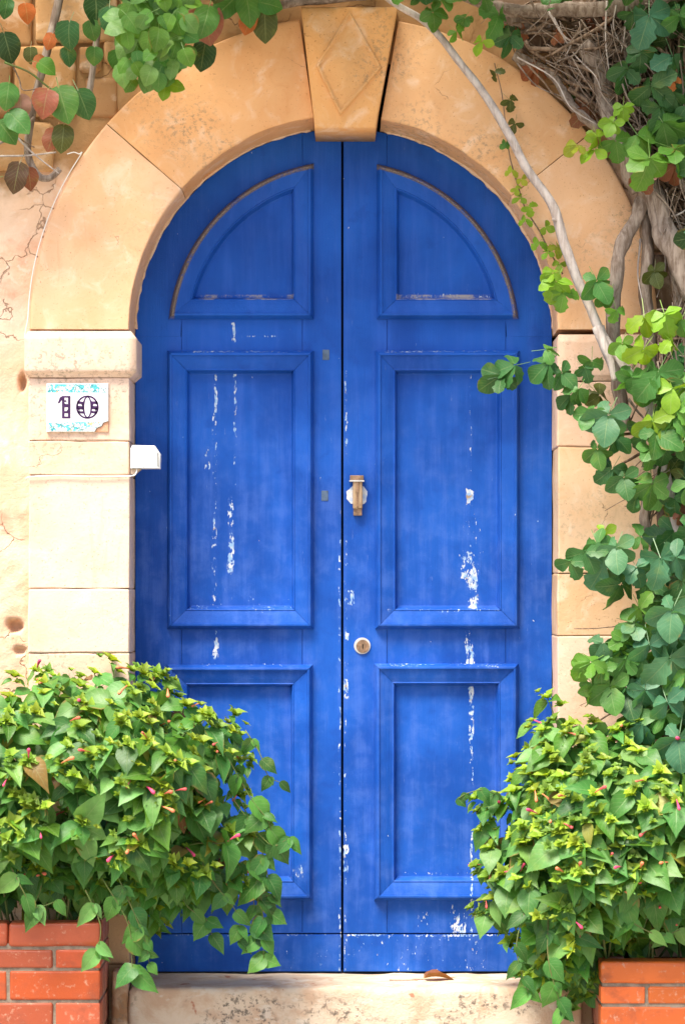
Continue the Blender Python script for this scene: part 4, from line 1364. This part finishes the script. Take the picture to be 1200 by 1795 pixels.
stem([W(985, 395, -.16), W(978, 388, -.17), W(968, 384, -.18)], .010, .006, PALEBARK, bb, 'knot', 6, 0, 1, .1)

# ------------------------------------------------------------------ climbing vine, right
vr = thing('climbing_vine', W(1240, 1400, -.1), 'thick woody climbing vine with green leaves up the right side of the door', 'vine')
VS = [
    ([(1020, 80), (1050, 130), (1072, 210), (1100, 280), (1125, 330)], .030, .034, -.12),
    ([(1118, 310), (1150, 360), (1178, 430), (1215, 520)], .036, .042, -.16),
    ([(1128, 340), (1100, 400), (1084, 460), (1076, 530), (1080, 640), (1100, 760)], .024, .022, -.13),
    ([(1132, 360), (1136, 440), (1134, 540), (1150, 700), (1165, 860), (1180, 1100), (1200, 1400)], .020, .024, -.08),
    ([(1190, 400), (1190, 520), (1180, 640), (1200, 800), (1210, 1000), (1215, 1400)], .022, .026, -.06),
    ([(1230, 40), (1200, 160), (1170, 260), (1140, 330)], .030, .030, -.06),
    ([(860, 20), (940, 50), (1020, 66), (1110, 60), (1230, 30)], .020, .030, -.05),
    ([(800, -20), (900, 20), (990, 16), (1100, 10), (1230, -20)], .022, .028, -.10),
    ([(900, 96), (960, 130), (1010, 190), (1060, 240)], .018, .014, -.05),
    ([(1140, 840), (1130, 900), (1150, 960), (1190, 1040)], .020, .014, -.10),
    ([(1045, 60), (1090, 100), (1150, 110), (1220, 90)], .026, .03, .0),
]
for k, (pts, r0, r1, y) in enumerate(VS):
    stem([W(a, b, y + .03 * math.sin(i * 1.3 + k)) for i, (a, b) in enumerate(pts)], r0, r1, BARK, vr, 'stem', 12, .020, k * 3.1, .36)
rv = rng(77)
TW = [[(905, 92), (950, 140), (975, 170), (1040, 215)], [(905, 110), (940, 150), (1000, 172)], [(960, 20), (985, 60), (1000, 75), (990, 100)], [(970, 30), (1000, 90), (1040, 130), (1052, 160)],
      [(1062, 0), (1060, 60), (1066, 130)], [(1080, 10), (1075, 50), (1090, 85)], [(1098, 0), (1092, 60), (1088, 90)], [(930, 0), (945, 30)], [(920, 112), (975, 128), (1030, 180), (1050, 220)],
      [(905, 100), (970, 140), (1000, 190), (1045, 218)], [(1110, 560), (1160, 540), (1200, 560)], [(1150, 480), (1180, 440), (1200, 430)], [(1155, 400), (1165, 470), (1150, 520)], [(1120, 420), (1118, 480), (1126, 540)],
      [(1100, 700), (1130, 735), (1165, 752)], [(1170, 380), (1195, 370), (1215, 350)]]
for k, pts in enumerate(TW):
    y = rv.uniform(-.16, -.10)
    stem([W(a, b, y + rv.uniform(-.02, .02)) for a, b in pts], rv.uniform(.003, .0055), .0016, rv.choice((PALEBARK, BARK, TWIGM)), vr, 'twig', 5, .006, k * 2.3, 0)
# tangle of fine dead twigs
def tangle(polys, n, seed, parent, ylo=-.14, yhi=0.0, mat=TWIGM, rads=(.002, .0025, .003, .005, .008)):
    rr = rng(seed); V, F = [], []
    for k in range(n):
        poly = rr.choice(polys)
        xs = [p[0] for p in poly]; ys = [p[1] for p in poly]
        while True:
            x, y = rr.uniform(min(xs), max(xs)), rr.uniform(min(ys), max(ys))
            if inside(poly, x, y): break
        a = rr.gauss(1.1, .7); L = rr.uniform(50, 190)
        pts = []; dep = rr.uniform(ylo, yhi); bad = False
        for q in range(4):
            pts.append(W(x, y, dep + rr.uniform(-.02, .02)))
            if math.hypot(pts[-1].x - CX, pts[-1].z - ZC) < 1.13 and pts[-1].z > ZC: bad = True
            a += rr.uniform(-.5, .5); x += math.cos(a) * L / 3; y += math.sin(a) * L / 3
        if bad: continue
        rad = rr.choice(rads)
        v, f = tube(pts, rad, rad * .5, 4, 3, .008, k)
        o = len(V); V += v; F += [tuple(i + o for i in q) for q in f]
    ob = add('twig_tangle', V, F, mat, parent, True); ob['kind'] = 'stuff'
    return ob
TP = [[(880, 10), (1200, -20), (1210, 320), (1110, 300), (1000, 190), (910, 90)], [(1110, 330), (1215, 320), (1220, 720), (1140, 640), (1110, 480)], [(1150, 700), (1230, 700), (1230, 1250), (1160, 1200)]]
tangle(TP, 900, 5, vr)
tangle(TP[:2], 240, 15, vr, -.20, -.12, BARK, (.0014, .002, .0035))
tangle([TP[0]], 420, 25, vr, -.10, .0, TWIGM, (.004, .007, .011))

VC = {'l': (0.215, 0.38, 0.022), 'g': (0.125, 0.29, 0.035), 'd': (0.050, 0.155, 0.042), 'b': (0.072, 0.205, 0.100), 'o': (0.085, 0.105, 0.020), 'm': (0.082, 0.225, 0.042),
      'r': (0.33, 0.11, 0.07), 'n': (0.28, 0.09, 0.04), 'p': (0.34, 0.20, 0.16), 't': (0.55, 0.16, 0.04), 'y': (0.32, 0.40, 0.03), 'k': (0.10, 0.06, 0.035), 'x': (0.03, 0.075, 0.018), 'c': (0.15, 0.30, 0.07)}
FV = Foliage(vr)
VL = [  # px, py, leaflet length px, turn, colour, depth
    (760, 22, 36, 160, 'm', -.24), (815, 36, 30, 200, 'm', -.24), (795, 60, 30, 170, 'g', -.25), (842, 78, 34, 180, 'l', -.26), (872, 30, 50, 190, 'm', -.22), (893, 62, 48, 170, 'd', -.2), (780, 0, 34, 100, 'm', -.2), (850, -8, 40, 190, 'm', -.24), (730, -12, 36, 150, 'd', -.22),
    (870, 128, 20, 190, 'o', -.05), (890, 178, 24, 170, 'o', -.05), (905, 214, 22, 190, 'o', -.06),  # olive leaves standing in for leaf shadows on the arch stone
    (1142, 28, 56, 180, 'b', -.30), (1120, 92, 48, 190, 'd', -.22), (1175, 95, 50, 170, 'b', -.25), (1102, 118, 44, 200, 'd', -.2), (1135, 150, 54, 180, 'd', -.24), (1182, 160, 50, 170, 'd', -.22), (1155, 195, 50, 180, 'd', -.24), (1110, 20, 44, 170, 'd', -.2), (1195, 30, 50, 190, 'm', -.28), (1180, 210, 44, 170, 'd', -.2),
    (1096, 192, 34, 170, 'l', -.30), (1072, 218, 32, 210, 'l', -.3), (1046, 236, 32, 190, 'l', -.3), (1012, 250, 30, 240, 'y', -.3), (1040, 262, 42, 200, 'l', -.28), (1078, 248, 48, 170, 'g', -.27),
    (1142, 276, 66, 185, 'g', -.34), (1160, 215, 50, 160, 'm', -.26), (1120, 240, 44, 150, 'g', -.28), (1180, 262, 48, 150, 'g', -.3),
    (978, 492, 40, 200, 'l', -.26), (962, 484, 30, 250, 'l', -.26), (992, 518, 40, 190, 'g', -.25), (1046, 492, 42, 170, 'm', -.24), (1064, 512, 36, 200, 'm', -.24), (1081, 540, 26, 180, 'g', -.26),
    (1122, 560, 46, 190, 'l', -.32), (1165, 548, 48, 170, 'l', -.32), (1124, 606, 44, 200, 'l', -.33), (1176, 596, 42, 170, 'l', -.32), (1086, 598, 32, 190, 'g', -.26), (1196, 560, 40, 190, 'g', -.3),
    (896, 640, 54, 230, 'd', -.30), (880, 655, 46, 250, 'd', -.28), (955, 640, 46, 200, 'd', -.28), (958, 615, 36, 100, 'm', -.28), (985, 655, 40, 170, 'd', -.27), (1012, 682, 42, 190, 'm', -.28), (1042, 636, 44, 180, 'm', -.25), (1020, 640, 36, 150, 'd', -.25), (1000, 690, 36, 210, 'd', -.25), (1055, 690, 40, 170, 'o', -.2),
    (1150, 652, 56, 190, 'm', -.32), (1180, 680, 56, 180, 'l', -.33), (1110, 660, 44, 190, 'm', -.26), (1060, 730, 54, 190, 'b', -.30), (1036, 718, 42, 230, 'm', -.28), (1080, 768, 44, 170, 'd', -.24), (1050, 786, 42, 190, 'm', -.29), (1130, 752, 50, 190, 'd', -.26), (1172, 738, 46, 180, 'm', -.3),
    (1136, 790, 50, 180, 'm', -.31), (1172, 778, 44, 170, 'd', -.28), (1178, 828, 46, 190, 'o', -.25), (1070, 824, 38, 200, 'd', -.29), (1094, 832, 42, 180, 'd', -.29), (1140, 850, 48, 190, 'm', -.31), (1112, 868, 40, 200, 'd', -.28), (1180, 870, 46, 180, 'd', -.26), (1160, 700, 40, 150, 'd', -.26), (1195, 780, 40, 150, 'm', -.3),
    (1024, 965, 56, 220, 'd', -.30), (1000, 985, 46, 200, 'd', -.28), (1048, 958, 46, 150, 'm', -.3), (1084, 962, 52, 180, 'b', -.32), (1060, 992, 54, 200, 'b', -.30), (1120, 938, 38, 90, 'm', -.28), (1092, 1018, 54, 190, 'd', -.30), (1114, 996, 50, 170, 'b', -.32), (1156, 984, 54, 180, 'b', -.34), (1186, 978, 50, 160, 'b', -.32), (1130, 1018, 50, 190, 'd', -.28),
    (1055, 935, 30, 60, 'l', -.26), (1182, 1068, 56, 190, 'b', -.36), (1160, 1056, 50, 180, 'd', -.3), (1178, 1104, 54, 180, 'b', -.34), (1112, 1094, 46, 210, 'm', -.30), (1120, 1072, 40, 170, 'g', -.3), (1098, 1118, 44, 200, 'g', -.3), (1142, 1128, 62, 190, 'b', -.34), (1172, 1156, 56, 180, 'b', -.34), (1034, 1156, 42, 240, 'g', -.32), (1056, 1170, 42, 200, 'm', -.3),
    (1100, 1152, 46, 190, 'm', -.30), (1088, 1190, 48, 190, 'd', -.28), (1132, 1214, 48, 190, 'b', -.32), (1172, 1226, 56, 180, 'b', -.36), (1150, 1180, 50, 180, 'd', -.3), (1020, 1165, 36, 210, 'g', -.3), (1190, 1290, 56, 190, 'b', -.38), (1195, 1190, 50, 180, 'm', -.32), (1150, 1260, 48, 180, 'm', -.3), (1196, 1020, 50, 180, 'd', -.3),
    (1190, 905, 30, 150, 'r', -.24), (1196, 935, 26, 200, 't', -.24), (1150, 478, 30, 170, 'o', -.15), (1182, 285, 34, 200, 'n', -.18), (1120, 310, 34, 190, 'n', -.25), (1180, 145, 24, 190, 't', -.25), (1196, 1380, 34, 190, 'n', -.2),
]
rq = rng(9)
for (px, py, s, turn, c, y) in VL:
    kind = 'vine'
    i = rq.randrange(len(VINE_LEAVES)) if s > 28 else rq.choice((3, 4))
    a = math.radians(turn + rq.uniform(-18, 18))
    d = Vector((math.sin(a), rq.uniform(-.25, .1), math.cos(a)))
    nm = Vector((rq.uniform(-.6, .6), -1, rq.uniform(.1, 1.0)))
    FV.leaf(kind, i, frame(W(px + rq.uniform(-6, 6), py + rq.uniform(-6, 6), y), d, nm, s / 500 * rq.uniform(.76, 1.04)), jitter(rq, VC[c], .15, .1))
# denser leaves behind, hugging the wall at the right edge, and the mass going on beyond and above the picture, spread forward to shade the arch
def fill(F, poly, n, kinds, cols, smin, smax, ylo, yhi, rr, kind='vine'):
    xs = [p[0] for p in poly]; ys = [p[1] for p in poly]
    k = 0
    while k < n:
        x, y = rr.uniform(min(xs), max(xs)), rr.uniform(min(ys), max(ys))
        if not inside(poly, x, y): continue
        dep = rr.uniform(ylo, yhi)
        if ylo < -.6: y -= max(0.0, -dep - .3) * 160
        a = math.radians(rr.gauss(180, 40))
        d = Vector((math.sin(a), rr.uniform(-.4, .2), math.cos(a)))
        nm = Vector((rr.uniform(-.5, .5), -1, rr.uniform(.1, .9)))
        F.leaf(kind, rr.randrange(len(VINE_LEAVES) if kind == 'vine' else kinds), frame(W(x, y, dep), d, nm, rr.uniform(smin, smax) / 500), jitter(rr, VC[rr.choice(cols)], .22, .12))
        k += 1
fill(FV, [(1150, 640), (1240, 600), (1240, 1330), (1130, 1250), (1120, 1080), (1170, 1000), (1150, 860)], 46, 6, 'ddmbx', 40, 54, -.22, -.12, rq)
fill(FV, [(1130, 0), (1240, 0), (1240, 230), (1150, 200), (1110, 120)], 16, 6, 'ddxx', 40, 54, -.18, -.1, rq)
fill(FV, [(1225, -60), (1500, -60), (1500, 1500), (1225, 1400)], 170, 6, 'ddmbgx', 42, 60, -.38, -.1, rq)
fill(FV, [(340, -260), (1500, -260), (1500, -28), (900, -24), (700, -40), (340, -34)], 330, 6, 'ddmgx', 40, 58, -.72, -.05, rq)  # unseen overhang, brought forward to shade the arch and door top
fill(FV, [(1080, 1090), (1240, 1060), (1240, 1300), (1110, 1270), (1062, 1205)], 22, 6, 'mbgdm', 40, 54, -.32, -.22, rq)
fill(FV, [(1120, 660), (1240, 640), (1240, 900), (1150, 880), (1110, 760)], 14, 6, 'mglgm', 36, 50, -.36, -.28, rq)
fill(FV, TP[0], 26, 6, 'kxxn', 30, 44, -.09, -.02, rq)
fill(FV, [(1005, 1130), (1090, 1110), (1100, 1225), (1040, 1222)], 8, 6, 'mgdb', 32, 42, -.30, -.24, rq)
FV.build()

# young creeper shoot on the arch stones
cs = thing('creeper_shoot', W(975, 470, -.03), 'thin creeper shoot with small lime leaves climbing the right arch stones', 'creeper')
CP = [W(985, 480, -.02), W(962, 440, -.025), W(945, 405, -.03), W(920, 365, -.03), W(905, 320, -.025), W(893, 275, -.02), W(886, 230, -.02), W(878, 160, -.02), W(866, 110, -.02)]
v, f = tube(CP, .003, .0018, 5, 6, .004, 2); add('stem', v, f, TWIGM, cs, True)
FC = Foliage(cs)
for (px, py, s, turn, c) in [(897, 298, 17, 250, 'y'), (913, 314, 16, 120, 'y'), (912, 346, 20, 240, 'l'), (926, 362, 20, 150, 'l'), (921, 384, 18, 230, 'l'), (955, 398, 20, 100, 'l'), (944, 424, 20, 230, 'l'), (975, 432, 22, 140, 'y'), (960, 442, 18, 200, 'l'), (886, 250, 14, 200, 'm'), (980, 462, 20, 180, 'l'), (903, 330, 14, 160, 'y')]:
    a = math.radians(turn + rq.uniform(-15, 15))
    FC.leaf('vine', rq.choice((2, 3, 4)), frame(W(px, py, -.05), (math.sin(a), -.2, math.cos(a)), (rq.uniform(-.3, .3), -1, .4), s / 500), jitter(rq, VC[c], .15, .1))
FC.build()

# ------------------------------------------------------------------ climbing vine, upper left
vl = thing('climbing_vine', W(60, 310, -.05), 'sparse climbing vine with reddening leaves and a hanging green cluster at upper left', 'vine')
for k, (pts, r0, r1, y, m) in enumerate([
    ([(112, -40), (100, 20), (85, 80), (66, 150), (55, 210), (50, 270), (66, 306), (84, 312), (104, 296)], .016, .012, -.08, BARK),
    ([(180, -30), (172, 60), (164, 110), (158, 160), (150, 190)], .014, .010, -.05, BARK),
    ([(60, 205), (30, 232), (-20, 262)], .006, .005, -.10, BARK), ([(-20, 274), (40, 273), (100, 268)], .004, .003, -.10, PALEBARK), ([(30, 240), (60, 270), (104, 304)], .004, .002, -.12, PALEBARK),
    ([(10, 108), (50, 125), (90, 155), (130, 172)], .004, .003, -.16, STEMG), ([(-10, 215), (30, 240), (60, 258)], .003, .002, -.1, TWIGM), ([(22, 112), (34, 140), (40, 158), (64, 156)], .003, .002, -.14, TWIGM),
    ([(260, -30), (268, 60), (262, 130), (250, 160)], .005, .003, -.2, STEMG), ([(300, -20), (290, 70), (286, 140), (290, 165)], .004, .002, -.22, STEMG),
    ([(340, -40), (370, 0), (430, 6), (470, 20)], .006, .004, -.16, TWIGM), ([(560, -30), (480, -8), (400, -6), (320, -14)], .016, .014, -.10, BARK), ([(380, -20), (450, 12), (540, 2), (640, -6)], .014, .016, -.03, BARK), ([(80, 160), (66, 175), (56, 185)], .003, .002, -.15, STEMG)]):
    stem([W(a, b, y + .01 * math.sin(i * 1.7 + k)) for i, (a, b) in enumerate(pts)], r0, r1, m, vl, 'stem', 7, .006, 50 + k * 3.1, .12 if r0 > .008 else 0)
FW = Foliage(vl)
for (px, py, s, turn, c, y) in [
    (122, 40, 46, 190, 'd', -.18), (158, 38, 34, 170, 'm', -.16), (118, 84, 32, 160, 'd', -.15), (166, 84, 30, 190, 'm', -.16), (60, 108, 26, 100, 't', -.15), (92, 60, 28, 200, 't', -.14), (45, 8, 34, 170, 't', -.12), (14, 0, 34, 190, 'd', -.12),
    (16, 148, 44, 190, 'm', -.2), (104, 156, 62, 160, 'm', -.22), (138, 160, 50, 150, 'd', -.2), (84, 160, 46, 190, 'r', -.24), (36, 168, 44, 170, 'p', -.18), (112, 222, 46, 190, 'o', -.2), (96, 228, 40, 200, 'n', -.17), (34, 288, 52, 190, 'k', -.18), (50, 296, 38, 165, 'n', -.15),
    (8, 60, 50, 170, 'x', -.15), (356, 14, 62, 180, 'r', -.22), (366, 14, 56, 190, 'm', -.24), (432, -6, 54, 170, 'm', -.22), (410, -2, 50, 230, 'm', -.22), (456, 4, 40, 110, 'm', -.21), (464, 20, 54, 175, 'o', -.2), (440, 26, 36, 190, 't', -.2), (360, 76, 48, 185, 'x', -.16), (345, 50, 30, 230, 'r', -.18),
    (168, -4, 50, 180, 'x', -.15), (192, 14, 46, 170, 'd', -.17), (70, 110, 32, 120, 'g', -.2), (18, 198, 50, 140, 'm', -.19), (54, 84, 28, 170, 'o', -.12), (0, 215, 44, 150, 'm', -.18), (298, 148, 26, 110, 'l', -.22), (290, 152, 24, 190, 'l', -.22), (284, 112, 34, 170, 'm', -.23), (205, 90, 36, 170, 'm', -.2)]:
    a = math.radians(turn + rq.uniform(-10, 10))
    FW.leaf('round', rq.randrange(4), frame(W(px, py, y), (math.sin(a), rq.uniform(-.3, .1), math.cos(a)), (rq.uniform(-.3, .3), -1, rq.uniform(.1, .6)), s / 500), jitter(rq, VC[c], .15, .1))
fill(FW, [(212, -20), (328, -20), (326, 86), (318, 120), (278, 140), (236, 140), (212, 118)], 150, 4, 'mggcgc', 24, 37, -.46, -.16, rq, 'round')
fill(FW, [(-300, -300), (420, -300), (420, -26), (-300, -20)], 170, 4, 'ddmgxo', 40, 56, -.66, -.05, rq, 'round')  # unseen overhang on the left, also deepened for its shade
fill(FW, [(-300, -20), (-14, -20), (-14, 330), (-300, 330)], 60, 4, 'ddmxnt', 36, 54, -.25, -.05, rq, 'round')
FW.build()

# ------------------------------------------------------------------ litter on the step
def litter(name, label, px, py, s, kind, i, yaw, pitch, col, y):
    me = leaf_data(kind, i)[0]
    o = bpy.data.objects.new(name, me.copy()); COL.objects.link(o)
    p = W(px, py, y); p.z = STEP_Z + 0.007
    o.matrix_world = Matrix.Translation(p) @ Matrix.Rotation(yaw, 4, 'Z') @ Matrix.Rotation(pitch, 4, 'X') @ Matrix.Scale(s, 4)
    o.color = (*col, 1)
    tag(o, label, 'leaf')
litter('dead_leaf', 'curled brown dead leaf lying on the doorstep against the door', 748, 1714, .11, 'bush', 2, math.radians(-80), math.radians(14), (0.24, 0.09, 0.05), 0.07)
v, f = tube([W(682, 1717, .03) * 1.0, W(720, 1717, .03), W(764, 1715, .04)], .002, .0014, 5, 4, .002)
for q in v: q.z += STEP_Z + 0.004 - W(720, 1717, .03).z
tw = add('fallen_twig', v, f, TWIGM, None, True); tag(tw, 'thin dry twig lying on the doorstep beside the dead leaf', 'twig')
